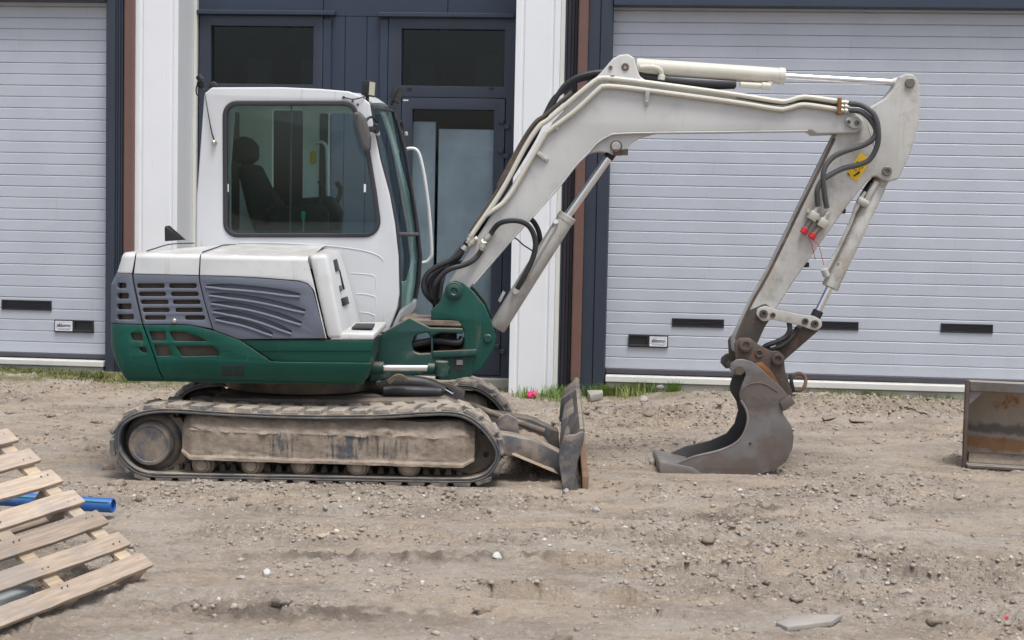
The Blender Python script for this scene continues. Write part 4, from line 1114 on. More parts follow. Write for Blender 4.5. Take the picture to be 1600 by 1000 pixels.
mb = MB(); mb.tube([P(x, y, YC1 - .06) for x, y in ((488, 223), (502, 222), (509, 228), (511, 245), (512, 300), (513, 328))], .012, 8); mb.build('grab_rail', M['handle'], cab)
# roof and rear wall sheet
roof_pts = [(306, 392), (307, 310), (313, 230), (319, 149), (323, 141), (331, 137), (380, 136), (440, 136), (500, 138.5), (545, 143), (562, 149), (574, 158)]
rows = []
nY = 12
for k in range(nY + 1):
    t = k / nY; row = []
    for i, (x, y) in enumerate(roof_pts):
        q = P(x, y, YC0); kk = max(0, min(1, (q.x + 1.35) / .4)); crown = .03 * sin(pi * t) if i > 3 else 0
        row.append(Vector((q.x + .07 * kk * t - (0.02 * sin(pi * t) if i <= 3 else 0) + (.05 * sin(pi * t) if i >= 9 else 0), YC0 + .02 + (YC1 - YC0 + .0) * t, q.z - .012 + crown)))
    rows.append(row)
mb = MB(); mb.grid(rows).solidify(.035); mb.build('cab_roof', M['white'], cab, None, 50)
# windscreen
NF = [(579, 164), (586, 205), (595, 250), (609.5, 303), (618, 350), (623.5, 400), (625, 450), (624.5, 482)]; FF = [(613, 169), (624, 205), (633, 240), (642.5, 303), (650, 350), (655.5, 400), (653, 437), (648, 466)]
def ws(i, t, dx=0):
    i0 = min(int(i), len(NF) - 2); f = i - i0
    a = P(*NF[i0], YC0 + .03).lerp(P(*NF[i0 + 1], YC0 + .03), f); b_ = P(*FF[i0], YC1).lerp(P(*FF[i0 + 1], YC1), f)
    return a.lerp(b_, t) + Vector((.03 * sin(pi * t) + dx, 0, 0))
rows = [[ws(i, k / 8, -.012) for i in np.linspace(0, 7, 22)] for k in range(9)]
MB().grid(rows).solidify(.006).build('windscreen', M['screen'], cab, None, 60)
mb = MB(); mb.tube([ws(i, .985, .004) for i in np.linspace(0, 7, 22)], .017, 8); mb.tube([ws(i, .0, .004) for i in np.linspace(0, 7, 22)], .008, 8); mb.tube([ws(.12, t, .0) for t in np.linspace(0, 1, 8)], .012, 8); mb.build('windscreen_frame', M['seal'], cab)
mb = MB(); mb.tube([ws(4.32, t, .004) for t in np.linspace(0.02, .97, 8)], .014, 8); mb.build('windscreen_bar', M['mirrorp'], cab)
mb = MB(); mb.tube([ws(i, .88, .012) for i in np.linspace(.5, 3.8, 12)], .005, 6); mb.build('wiper', M['black'], cab)
mb = MB(); mb.hexa([P(612, 512, YC0 + .01), P(625, 484, YC0 + .01), P(625, 490, YC0 + .03), P(622, 514, YC0 + .03)], [P(640, 490, YC1), P(648, 467, YC1), P(651, 468, YC1), P(649, 482, YC1)], .004); mb.build('windscreen_sill', M['white'], cab)
# floor and inner trim
a = P(325, 392, YC0); z = 1.02
mb = MB(); mb.box((a.x + .05, YC0 + .05, z - .04), (P(610, 500, YC0).x, YC1 - .002, z)); mb.build('cab_floor', M['seat'], cab)
# cab side mouldings
def ridge(pts, r=.006): 
    mb = MB(); mb.tube([P(x, y, YC0 + .002) for x, y in pts], r, 8); mb.build('moulding', M['white'], cab)
ridge([(372, 379), (440, 380), (520, 385), (570, 392), (592, 400), (599, 407)])
for x0, y0, x1, y1 in ((549, 427, 587, 437), (557, 459, 587, 465), (563, 488, 586, 493)):
    ridge([(x0, y0), ((x0 + x1) / 2, y0 + 1), (x1 - 3, y0 + 4), (x1, y1), (x1 + .5, y1 + 14)], .005)
# seat, levers, console
mb = MB()
def cushion(pts, y0, y1, bev=.05): mb.plate(pts, y0, y1, bev=bev, res=4)
cushion([(362, 216, 12), (384, 211, 14), (397, 226, 12), (397, 248, 10), (383, 257, 8), (362, 254, 12)], 1.10, 1.38)
cushion([(367, 257, 8), (395, 255, 10), (412, 290), (432, 318, 10), (438, 385, 12), (404, 388, 10), (385, 330)], 1.02, 1.46)
cushion([(396, 350, 10), (480, 345, 14), (490, 372, 12), (480, 400, 10), (400, 402, 10)], 1.0, 1.48, .06)
mb.build('seat', M['seat'], cab)
mb = MB(); cushion([(420, 322, 10), (500, 318, 12), (512, 330, 10), (512, 400, 6), (420, 400, 6)], .88, 1.0, .03); cushion([(430, 312, 8), (520, 306, 10), (536, 332, 10), (526, 400, 6), (430, 400, 6)], 1.50, 1.64, .03)
mb.tube([P(494, 330, .95), P(505, 300, .95), P(500, 282, .95)], .018); mb.tube([P(520, 330, 1.55), P(532, 300, 1.55), P(526, 284, 1.55)], .018); mb.build('control_console', M['seat'], cab)
mb = MB(); mb.tube([P(474, 362, .86), P(474, 340, .86)], .008, 8, False); mb.build('lever', M['pin'], cab)
mb = MB(); mb.tube([P(474, 345, .86), P(474, 340, .86), P(474, 332, .86), P(474, 330, .86)], lambda t: .010 + .006 * sin(pi * t), 10, False); mb.build('lever_knob', M['tealknob'], cab)
# mirrors, lights, rails, aerial
mb = MB(); mb.plate([(551, 176, 4), (561, 173, 5), (571, 184, 6), (580, 214, 6), (579, 234, 5), (572, 238, 5), (565, 228, 8), (556, 198, 8)], YC0 - .26, YC0 - .20, bev=.024, res=4); mi = mb.build('mirror', M['mirrorp'], cab)
mb = MB(); mb.tube([P(568, 204, YC0 - .19), P(578, 202, YC0 - .12), P(586, 202, YC0 - .02)], .02, 10); mb.tube([P(570, 196, YC0 - .2), P(574, 186, YC0 - .15), P(582, 183, YC0 - .08), P(588, 190, YC0 - .02)], .009, 8); mb.cyl(P(588, 194, YC0 - .03), P(588, 208, YC0 - .03), .022); mb.build('mirror_arm', M['black'], cab)
mb = MB(); mb.cyl(P(591, 205, YC0 - .03), P(591, 212, YC0 - .03), .012); mb.build('mirror_bolt', M['zinc'], cab)
mb = MB(); mb.tube([P(625, 190, YC1 + .06), P(628, 200, YC1 + .08), P(632, 210, YC1 + .08)], .02, 8); mb.build('mirror_arm', M['black'], cab)
mb = MB(); mb.cyl(P(625, 204, YC1 + .02), P(627, 210, YC1 + .02), .014); mb.cyl(P(634, 206, YC1 + .05), P(635, 212, YC1 + .05), .014); mb.build('mirror_bolt', M['zinc'], cab)
def lamp(x, y, Y, tilt, lens):
    c = P(x, y, Y); R = Matrix.Translation(c) @ Matrix.Rotation(tilt, 4, 'Y') @ Matrix.Rotation(radians(-28), 4, 'Z')
    mb = MB(); mb.box((-.026, -.04, -.05), (.022, .04, .05), .010, R, 2); mb.box((.0225, -.044, -.054), (.030, .044, .054), .004, R)
    for k in range(5): mb.box((-.036, -.03, -.04 + k * .018), (-.0265, .03, -.034 + k * .018), 0, R)
    mb.box((-.008, -.012, -.085), (.008, .012, -.0505), .003, R); o = mb.build('work_light', M['black'], cab)
    mb = MB(); mb.box((.0305, -.034, -.044), (.034, .034, .044), .003, R); mb.build('lamp_lens', M['lens'] if lens else M['mirrorp'], cab)
lamp(575, 138.5, YC0 + .05, 0.05, True); lamp(618, 148, YC1 - .02, .38, False)
mb = MB(); mb.tube([P(537, 152, YC0 - .005), P(552, 155, YC0 - .012), P(566, 152, YC0 - .012), P(572, 150, YC0 + .02)], .004, 6); mb.cyl(P(537, 152, YC0 + .01), P(537, 152, YC0 - .012), .009); mb.build('lamp_cable', M['black'], cab)
mb = MB()
for x, y in ((551, 158), (559, 163.5)): mb.lathe(P(x, y, YC0 + .005), P(x, y, YC0 - .008), [(0, .009), (.006, .009), (.012, .005)], 12)
mb.build('cover_bolt', M['mirrorp'], cab)
mb = MB(); mb.tube([P(x, y, YC1 + .03) for x, y in ((631, 234), (641, 232), (650, 234), (656, 244), (662, 270), (668, 310), (672, 350), (674.5, 392), (673, 402), (667, 409), (657, 411), (650, 410))], .013, 10); mb.build('handrail', M['handle'], cab)
mb = MB(); mb.tube([P(334.5, 219, YC0 - .02), P(330, 203, YC0 - .02), P(324, 170, YC0 - .02), P(319.5, 143, YC0 - .01)], lambda t: .006 - .0035 * t, 6); mb.build('aerial', M['black'], cab)
mb = MB(); c = P(335, 222.5, YC0); mb.lathe(c + Vector((0, .01, 0)), c + Vector((0, -.04, 0)), [(0, .02), (.02, .02), (.034, .017), (.044, .010), (.05, .001)], 18); mb.build('aerial_base', M['zinc'], cab)
mb = MB()
for k in range(7):
    x, y = 312 + random.uniform(-3, 4), 124 + random.uniform(-4, 4)
    mb.tube([P(320, 142, YC0 + .02), P(x + random.uniform(-2, 3), 134, YC0 + .03), P(x, y, YC0 + .0), P(x + random.uniform(-7, 5), y + random.uniform(-6, 8), YC0 + random.uniform(-.05, .05))], .005, 6)
mb.tube([P(313, 122, YC0 + .02), P(307, 136, YC0 + .02), P(307, 146, YC0 + .02), P(311, 151, YC0 + .02)], .005, 6); mb.cyl(P(310, 118, YC0), P(316, 126, YC0), .024); mb.build('wire_bundle', M['black'], cab)
mb = MB(); mb.plate([(325, 137), (327, 129, 4), (335, 126, 4), (341, 134, 2), (342, 137)], 1.2, 1.32, bev=.01); mb.build('roof_lamp', M['black'], cab)

# ------------------------------------------------------------------ nose frame and swing bracket
NY0, NY1 = .70, 1.26
mb = MB(); mb.plate([(588, 535), (604, 516, 4), (640, 496, 4), (672, 512, 3), (724, 513, 4), (724, 522, 3), (690, 520), (676, 524), (676, 552), (690, 556), (690, 580, 6), (640, 588), (575, 598)], NY0, NY1, [[(643, 538, 8), (648, 524, 8), (668, 519, 5), (674, 530), (674, 552, 3), (655, 553, 8), (646, 550, 6)]], bev=.01)
nose = mb.build('nose_frame', M['greend'], ex)
mb = MB(); mb.box((P(626, 505, NY0).x, NY0 + .02, P(640, 509, NY0).z), (P(722, 505, NY0).x, NY1 - .05, P(640, 499, NY0).z), .008); mb.build('top_plate', M['iron'], nose)
mb = MB(); mb.hexa([P(676, 549, NY0 - .01), P(745, 546, NY0 - .01), P(745, 556, NY0 - .01), P(676, 560, NY0 - .01)], [P(676, 545, NY1), P(745, 541, NY1), P(745, 556, NY1), P(676, 558, NY1)], .008); mb.build('lower_lug', M['greend'], nose)
mb = MB(); mb.cyl(P(697, 492, .98), P(697, 592, .98), .075); mb.build('swing_pin', M['iron'], nose)
mb = MB()
for k in range(5):
    Yh = NY0 + .06 + .09 * k
    mb.tube([P(600, 545, Yh), P(645, 538 + 2 * k, Yh), P(680, 532 + 3 * k, Yh), P(715, 535 + 2 * k, Yh - .02), P(722, 528, Yh)], .022, 8)
mb.build('hose', M['hose'], nose)
SY0, SY1 = .72, 1.24
brk = [(697, 450, 4), (702, 441, 5), (712, 437.5, 8), (724, 442, 6), (740, 457), (757, 478), (768, 503), (775.5, 528, 5), (773, 541), (764, 558), (751, 577, 6), (735, 588), (702, 594, 5), (686, 592, 5), (677, 576), (676, 559), (726, 550, 6), (725, 515, 8), (716, 503, 5), (706, 499.5), (673.5, 499), (673.5, 485, 3), (686, 473)]
mb = MB(); mb.plate(brk, SY0, SY0 + .05, bev=.006)
br = mb.build('swing_bracket', M['greenb'], ex)
mb = MB(); mb.plate(brk, SY1 - .05, SY1, bev=.006, Yref=SY0); mb.build('far_cheek', M['greenb'], br)
mb = MB(); mb.plate([(735, 520), (752, 500, 8), (766, 520), (770, 535), (758, 560), (740, 580, 5), (716, 588), (716, 560), (735, 552)], SY0 + .05, SY1 - .05, bev=.004, Yref=SY0); mb.build('bracket_web', M['greend'], br)
c = P(709.5, 455, SY0); mb = MB(); mb.lathe(c + Vector((0, .1, 0)), c + Vector((0, -.03, 0)), [(0, .062), (.1, .062), (.108, .058), (.110, .045), (.122, .042), (.126, .026), (.118, .018)], 28); mb.build('foot_pin', M['greend'], br)
for x, y, r in ((762, 529, .03), (697, 577, .028)):
    c = P(x, y, SY0); MB().lathe(c + Vector((0, .03, 0)), c + Vector((0, -.012, 0)), [(0, r), (.036, r), (.042, r - .006)], 20).build('pivot_pin', M['greend'], br)
mb = MB(); mb.box((P(713, 570, SY0).x, SY0 - .006, P(712, 570, SY0).z), (P(723, 570, SY0).x, SY0 + .004, P(712, 562, SY0).z), .002); mb.build('bracket_tag', M['armp'], br)
mb = MB(); mb.box((P(710, 570, SY0).x, SY0 - .002, P(712, 580, SY0).z), (P(722, 570, SY0).x, SY0 + .002, P(712, 559, SY0).z), .001); mb.build('bracket_slot', M['dark'], br)
# swing cylinder with its bright rod
a, b_ = P(560, 575, .5), P(600, 575, .5); mb = MB(); mb.cyl(a, b_, .042); sw = mb.build('swing_cylinder', M['greend'], ex)
MB().cyl(P(598, 575, .5), P(669, 575, .5), .0225).build('cylinder_rod', M['chrome'], sw)
c = P(690, 576, .5); mb = MB(); mb.lathe(c + Vector((0, 0, -.05)), c + Vector((0, 0, .05)), [(0, .04), (.005, .045), (.095, .045), (.1, .04)], 20); mb.cyl(P(668, 575, .5), P(680, 575.5, .5), .032); mb.build('rod_eye', M['greend'], sw)
mb = MB(); mb.tube([P(598, 606, .7), P(630, 598, .68), (P(665, 601, .7)), P(692, 612, .72)], .05, 12); mb.tube([P(600, 612, .62), P(640, 612, .62), P(688, 614, .66)], .04, 12); mb.build('hose_boot', M['hose'], uc)
MB().tube([P(607, 597, .55), P(622, 588, .55), P(637, 594, .55)], .018, 8).build('muddy_fitting', M['mud'], uc)

# ------------------------------------------------------------------ boom
BY0, BY1 = .85, 1.11
bo = [(699, 449, 6), (704, 436), (740, 378), (800, 289), (866, 188), (905, 148), (940, 112), (957, 92, 5), (968, 85.5, 5), (981, 84, 6), (991, 90, 5), (994.5, 104, 4), (1000, 119, 10), (1012, 127), (1140, 144), (1225, 155.5), (1300, 160), (1316, 163), (1338, 177, 8), (1349.5, 187, 8), (1350, 199, 8), (1338, 207.5, 6), (1277, 209.8, 2), (1268, 204), (1140, 206), (1040, 207), (968, 208.5), (950, 212.5), (932, 224), (917, 241), (900, 258), (868, 298), (798, 376), (737, 447), (722, 463, 8), (706, 464, 8)]
mb = MB(); mb.plate(bo, BY0, BY1, bev=.012, res=3); boom = mb.build('boom', M['boom'], ex)
mb = MB(); mb.plate([(910, 248), (920, 240, 6), (934, 236.5, 8), (949, 238, 8), (961, 243.5, 6), (974, 237, 4), (990, 221.5), (1005, 213.5), (1036, 206), (968, 200), (945, 206), (925, 224)], BY0 + .03, BY0 + .07, bev=.006)
mb.plate([(910, 248), (920, 240, 6), (934, 236.5, 8), (949, 238, 8), (961, 243.5, 6), (974, 237, 4), (990, 221.5), (1005, 213.5), (1036, 206), (968, 200), (945, 206), (925, 224)], BY1 - .07, BY1 - .03, bev=.006, Yref=BY0 + .03); mb.build('cylinder_lug', M['boom'], boom)
# edge welds / rims
mb = MB(); mb.tube([P(x, y, BY0 + .004) for x, y in ((1262, 204.3), (1140, 206), (1040, 207), (968, 208.8), (950, 212.8), (932, 224.3), (917, 241.3), (900, 258.3), (868, 298.3), (798, 376.3), (740, 444))], .007, 8); mb.build('boom_rim', M['boom'], boom)
def pinhead(x, y, Y, r, mat, parent, name='pin', hole=True, L=.02):
    c = P(x, y, Y); prof = [(0, r), (.012, r), (.012 + L, r), (.016 + L, r * .86)]
    if hole: prof += [(.016 + L, r * .5), (.006 + L, r * .42)]
    return MB().lathe(c + Vector((0, .012, 0)), c + Vector((0, -.03, 0)), prof, 22).build(name, mat, parent)
pinhead(977, 104.5, BY0, .026, M['rusty'], boom, L=.004); pinhead(954, 105.5, BY0, .014, M['pin'], boom, L=.006)
pinhead(962.5, 228.5, BY0 + .03, .034, M['boom'], boom, hole=False, L=.03)
mb = MB(); c = P(962.5, 228.5, BY0); mb.tube([c + Vector((.036 * cos(a), -.018, .036 * sin(a))) for a in np.linspace(0, 2 * pi, 20)], .005, 6); mb.build('pin_ring', M['rusty'], boom)
mb = MB(); mb.box((P(958, 240, BY0).x, BY0 - .01, P(960, 243, BY0).z), (P(972, 240, BY0).x, BY0 + .02, P(960, 233, BY0).z), .004)
for k in range(5): a = P(977, 238, BY0); mb.box((a.x - .02 + k * .008, BY0 - .02, a.z - .02), (a.x - .015 + k * .008, BY0 + .02, a.z + random.uniform(.01, .025)), 0)
mb.build('pin_clip', M['rusty'], boom)
# steel pipes and clips
PY = BY0 - .022
pipe1 = [(738, 366), (784, 298), (820, 231), (842, 198), (858, 186), (900, 150), (930, 126), (940, 122.2), (950, 122), (1000, 127.5), (1140, 146.5), (1212, 157.5), (1230, 158), (1250, 152.3), (1266, 152), (1312, 158.5)]
pipe2 = [(757, 338), (768, 330), (784, 319), (792, 310), (800, 299), (824, 258), (850, 213), (858, 204), (900, 172), (936, 138.5), (944, 135), (956, 134.8), (1000, 139.5), (1140, 158.5), (1212, 170), (1230, 169.5), (1250, 164.2), (1266, 164.5), (1310, 171)]
pipe3 = [(735, 362), (778, 297), (816, 230), (838, 199), (850, 188)]
def smoothpipe(name, pts, Y, r, mat, parent, seg=10):
    return MB().tube([P(x, y, Y) for x, y in pts], r, seg, n=5).build(name, mat, parent)
smoothpipe('steel_pipe', pipe1, PY, .0165, M['cream'], boom); smoothpipe('steel_pipe', pipe2, PY, .0165, M['cream'], boom)
smoothpipe('steel_pipe', pipe3, PY + .03, .012, M['rusty'], boom); smoothpipe('steel_pipe', [(x - 6, y - 6) for x, y in pipe1[1:6]], PY + .05, .015, M['rusty'], boom)
smoothpipe('steel_pipe', [(1150, 151), (1212, 162), (1250, 158), (1268, 158.5), (1310, 165)], PY + .03, .012, M['rusty'], boom)
for x, y, x2, y2 in ((1012, 141, 1010, 164), (840, 238, 856, 251), (957, 117, 957, 124), (866, 197, 872, 203)):
    a, b_ = P(x, y, PY - .012), P(x2, y2, PY + .012); d = (b_ - a); mbx = MB()
    u = Vector((d.x, 0, d.z)).normalized(); n = Vector((-u.z, 0, u.x)) * .014
    mbx.hexa([a - n + Vector((0, -.008, 0)), a + n + Vector((0, -.008, 0)), Vector((b_.x, BY0 - .012, b_.z)) + n, Vector((b_.x, BY0 - .012, b_.z)) - n], [a - n + Vector((0, .03, 0)), a + n + Vector((0, .03, 0)), Vector((b_.x, BY0 + .004, b_.z)) + n, Vector((b_.x, BY0 + .004, b_.z)) - n], .003)
    c = a.lerp(b_, .75); mbx.lathe((c.x, BY0 - .008, c.z), (c.x, BY0 - .028, c.z), [(0, .008), (.014, .008), (.018, .004)], 10); mbx.build('pipe_clip', M['boom'], boom)
mb = MB(); mb.box((P(1308, 160, PY).x, PY - .03, P(1310, 179, PY).z), (P(1314, 160, PY).x, BY0 + .01, P(1310, 153, PY).z), .003); mb.build('pipe_bracket', M['rust'], boom)
mb = MB()
for x, y in ((1318, 160), (1318, 166), (1318, 172.5)): mb.lathe(P(x - 4, y, PY), P(x + 10, y + 1.6, PY), [(0, .016), (.02, .016), (.022, .021), (.036, .021), (.038, .016), (.058, .016)], 12)
mb.build('hose_fitting', M['zinc'], boom)
# fittings above the boom foot
mb = MB()
for a, b_ in (((738, 368), (730, 380)), ((742, 372), (733, 384)), ((728, 384), (722, 393)), ((757, 377), (752, 391)), ((757, 377), (766, 366)), ((742, 374), (746, 374)), ((738, 366), (734, 372))):
    p, q = P(*a, PY), P(*b_, PY); L = (q - p).length; mb.lathe(p, q, [(0, .017), (L * .3, .017), (L * .32, .024), (L * .7, .024), (L * .72, .017), (L, .017)], 12)
mb.cyl(P(757, 381, BY0), P(757, 376, PY - .01), .022); mb.build('hose_fitting', M['zinc'], boom)
# rubber hoses
def hose(pts, Y, r=.0175, mat='hose', parent=None):
    ys_ = Y if isinstance(Y, (list, tuple)) else [Y] * len(pts)
    return MB().tube([P(x, y, yy) for (x, y), yy in zip(pts, ys_)], r, 10, n=6).build('hose', M[mat], parent or boom)
hose([(766, 367), (770, 360), (779, 350), (792, 345.5), (808, 345), (822, 350), (831, 360), (836, 375), (836, 390), (830, 410), (819, 432), (808, 451)], [PY, PY, PY - .03, PY - .05, PY - .05, PY - .03, PY - .01, PY, PY, PY, PY, PY + .02], .018)
hose([(826, 340), (834, 347), (841, 360), (844, 376), (842, 390), (836, 408), (826, 426)], BY1 + .02, .018)
hose([(752, 391), (746, 400), (736, 409), (722, 415), (704, 420), (690, 430), (680, 445), (680, 462), (684, 474)], [PY, PY, PY - .02, PY - .03, PY - .04, PY - .04, PY - .04, PY, PY + .05], .018)
hose([(726, 388), (715, 400), (700, 409), (682, 417), (669, 427), (662, 441), (664, 456), (672, 467), (680, 473)], [PY, PY, PY, PY, PY, PY, PY, PY + .03, PY + .06], .018)
hose([(722, 394), (713, 406), (700, 414), (685, 424), (675, 438), (672, 452), (678, 470)], PY + .05, .018)
hose([(724, 410), (706, 416), (693, 425), (686, 440), (686, 456), (684, 472)], PY + .08, .018)
hose([(721, 384), (712, 396), (700, 412), (694, 430), (690, 448), (688, 466)], PY + .01, .012, 'hoseg')
hose([(730, 378), (718, 396), (706, 410), (690, 420), (678, 430), (668, 446), (670, 462), (679, 474)], PY + .1, .018)
hose([(801, 371), (808, 374), (818, 383), (826, 388), (832, 392)], BY1, .005)
for k in range(4):
    hose([(728 + 3 * k, 380), (780 + 2 * k, 296), (828 + k, 222), (848, 190 - k), (864, 162 - 2 * k), (880, 136 + 2 * k), (900, 121 + 2 * k), (925, 114 + 2 * k), (945, 112)], BY0 + .06 + .045 * k, .0165, 'hose')
hose([(998, 116), (1010, 120), (1040, 124), (1080, 128), (1120, 130), (1150, 131)], BY0 + .1, .018); hose([(1004, 122), (1030, 126), (1070, 131), (1110, 133), (1150, 133)], BY0 + .14, .018)
hose([(1000, 120), (1020, 127), (1060, 133), (1100, 136), (1148, 135)], BY0 + .19, .018)
# boom cylinder
def cylinder(name, a, b_, Y, r, mat, prof_cap=True, parent=None, extra=()):
    A, B_ = P(*a, Y), P(*b_, Y); L = (B_ - A).length
    pr = [(0, r * .9), (.01, r), (L - .045, r), (L - .044, r * 1.07), (L - .006, r * 1.07), (L, r * .95)]
    mb = MB(); mb.lathe(A, B_, pr, 32); return mb.build(name, M[mat], parent or ex)
CYB = .98
bc = cylinder('boom_cylinder', (776, 513), (887.5, 336), CYB, .060, 'armp')
MB().cyl(P(884, 341, CYB), P(953, 243, CYB), .0285).build('cylinder_rod', M['chrome'], bc)
mb = MB(); c = P(962, 229, CYB); mb.lathe(c + Vector((0, -.07, 0)), c + Vector((0, .07, 0)), [(0, .05), (.14, .05)], 20); mb.cyl(P(950, 247, CYB), P(960, 233, CYB), .036); mb.build('rod_eye', M['dark'], bc)
mb = MB(); mb.tube([P(808, 452, CYB - .06), P(826, 424, CYB - .065), P(868, 352, CYB - .062)], .013, 8, False); mb.cyl(P(868, 352, CYB - .03), P(868, 346, CYB - .08), .02); mb.cyl(P(806, 455, CYB - .04), P(806, 455, CYB - .09), .024); mb.build('cylinder_pipe', M['armp'], bc)
mb = MB(); mb.hexa([P(778, 470, CYB - .03), P(786, 454, CYB - .03), P(790, 457, CYB - .03), P(782, 473, CYB - .03)], [P(778, 470, CYB + .03), P(786, 454, CYB + .03), P(790, 457, CYB + .03), P(782, 473, CYB + .03)], .003); mb.build('cylinder_lug', M['armp'], bc)
# arm cylinder
ac = cylinder('arm_cylinder', (994, 103.5), (1226.5, 119.3), CYB, .0545, 'cream')
MB().cyl(P(1222, 119, CYB), P(1402, 129, CYB), .0235).build('cylinder_rod', M['chrome'], ac)
mb = MB(); c = P(1419, 129.5, CYB); mb.lathe(c + Vector((0, -.05, 0)), c + Vector((0, .05, 0)), [(0, .05), (.1, .05)], 24); mb.lathe(P(1394, 128.5, CYB), P(1412, 129.3, CYB), [(0, .026), (.02, .032), (.07, .045)], 20); mb.build('rod_eye', M['cream'], ac)
mb = MB(); mb.tube([P(1000, 105, CYB - .062), P(1012, 104.5, CYB - .07), P(1024, 105.5, CYB - .07), P(1032, 110, CYB - .06), P(1034, 119, CYB - .05)], .0165, 10); mb.cyl(P(1034, 117, CYB - .05), P(1033, 125, CYB - .05), .025); mb.cyl(P(1019, 99, CYB - .06), P(1019, 104, CYB - .072), .012); mb.build('cylinder_pipe', M['cream'], ac)
mb = MB(); mb.cyl(P(1156, 132, CYB - .03), P(1192, 134.5, CYB - .03), .020); mb.cyl(P(1190, 134, CYB - .03), P(1204, 135, CYB - .03), .026); mb.cyl(P(1202, 134, CYB - .03), P(1204, 128, CYB - .03), .02); mb.build('cylinder_pipe', M['cream'], ac)

# ------------------------------------------------------------------ arm
AY0, AY1 = .885, 1.075
ao = [(1406, 120, 3), (1416, 115, 5), (1428, 116, 6), (1435, 126), (1437.5, 150), (1437.5, 182), (1431, 214), (1420, 246), (1404, 280, 6), (1390, 284, 6), (1378, 281, 3), (1367, 274, 8), (1354, 284), (1320, 327), (1240, 440), (1211, 485), (1196, 510), (1180, 545, 6), (1163, 558, 6), (1148, 550, 6), (1147, 532), (1160, 503), (1176, 470), (1204, 420), (1292, 240), (1306, 212), (1318, 190), (1336, 172), (1361, 167), (1386, 152), (1399, 136)]
mb = MB(); mb.plate(ao, AY0, AY1, bev=.012, res=3); arm = mb.build('arm', M['armp'], ex)
mb = MB(); mb.tube([P(x, y, AY0 + .004) for x, y in ((1304, 216), (1293, 239), (1250, 326), (1205, 419), (1177, 469), (1161, 502), (1150, 530))], .010, 8); mb.build('arm_rim', M['rusty'], arm)
mb = MB(); mb.tube([P(x, y, AY0 + .002) for x, y in ((1356, 196), (1368, 236), (1369, 252), (1362, 274))], .005, 6); mb.tube([P(x, y, AY0 + .002) for x, y in ((1318, 250), (1334, 227), (1344, 222), (1352, 230))], .004, 6); mb.build('weld_seam', M['armp'], arm)
pinhead(1421.5, 129.5, AY0, .033, M['pin'], arm, hole=False, L=.012); pinhead(1385.5, 267.5, AY0, .033, M['pin'], arm, L=.012)
pinhead(1193, 490, AY0, .036, M['rusty'], arm, L=.03)
mb = MB(); mb.plate([(1180, 481, 5), (1196, 474, 6), (1209, 484, 4), (1204, 497), (1195, 511), (1180, 544, 6), (1163, 557, 6), (1149.5, 550, 6), (1149, 532), (1161.5, 504), (1172, 484)], AY0 - .004, AY0 + .003, bev=.002); mb.build('arm_tip', M['grease'], arm)
# boom end plate with two bolts
mb = MB(); mb.plate([(1321, 193, 6), (1323, 183, 6), (1341, 182, 9), (1349, 191, 8), (1345, 200, 6), (1334, 201, 4)], BY0 - .028, BY0 - .002, bev=.004); ep = mb.build('end_plate', M['armp'], boom)
pinhead(1326, 190.5, BY0 - .03, .014, M['pin'], boom, 'bolt', L=.004); pinhead(1339.5, 192, BY0 - .03, .017, M['pin'], boom, 'bolt', L=.004)
# hoses over the arm
hose([(1326, 161.5), (1340, 163), (1353, 168), (1366, 180), (1372, 200), (1371, 226), (1359, 249), (1340, 258), (1318, 263), (1298, 273), (1284, 283), (1277, 297), (1277, 312), (1278, 322)], [PY, PY - .02, PY - .05, PY - .07, PY - .07, PY - .05, PY - .03, PY - .01, PY, PY, PY, PY, PY + .01, PY + .02], .0185, 'hoseg', arm)
hose([(1326, 172.5), (1338, 173), (1348, 176), (1361, 188), (1369, 205), (1362, 219), (1346, 228), (1324, 235), (1304, 244), (1291, 258), (1286, 275), (1288, 300), (1292, 325)], [PY, PY - .02, PY - .04, PY - .05, PY - .05, PY - .05, PY - .04, PY - .03, PY - .02, PY - .02, PY - .02, PY, PY + .02], .0185, 'hoseg', arm)
# coupler valves with red caps
for (x, y), cap in (((1270, 338), (1257, 360)), ((1285, 349), (1270, 368))):
    c = P(x, y, AY0 - .03); R = Matrix.Translation(c) @ Matrix.Rotation(radians(30), 4, 'Y')
    mb = MB(); mb.box((-.032, -.03, -.03), (.032, .028, .034), .008, R, 2); mb.lathe(c + Vector((.01, 0, .03)), P(x + 8, y - 15, AY0 - .03), [(0, .016), (.03, .016), (.032, .02), (.05, .02), (.052, .015), (.06, .015)], 12)
    mb.box((-.06, .0, .0), (-.03, .02, .03), .004, R); mb.build('valve_block', M['zinc'], arm)
    q = P(*cap, AY0 - .03); d = (q - c).normalized(); mb = MB(); mb.cyl(c + d * .03, q - d * .012, .018); mb.build('valve_stub', M['pin'], arm)
    mb = MB(); mb.cyl(q - d * .018, q + d * .022, .024, .004, 8); mb.build('valve_cap', M['red'], arm)
    mb = MB(); mb.tube([q + d * .02, P(cap[0] + 8, cap[1] + 14, AY0 - .035), P(cap[0] + 13, cap[1] + 28, AY0 - .01), P(cap[0] + 17, cap[1] + 46, AY0 + .02)], .0022, 5); mb.build('cap_string', M['red'], arm)
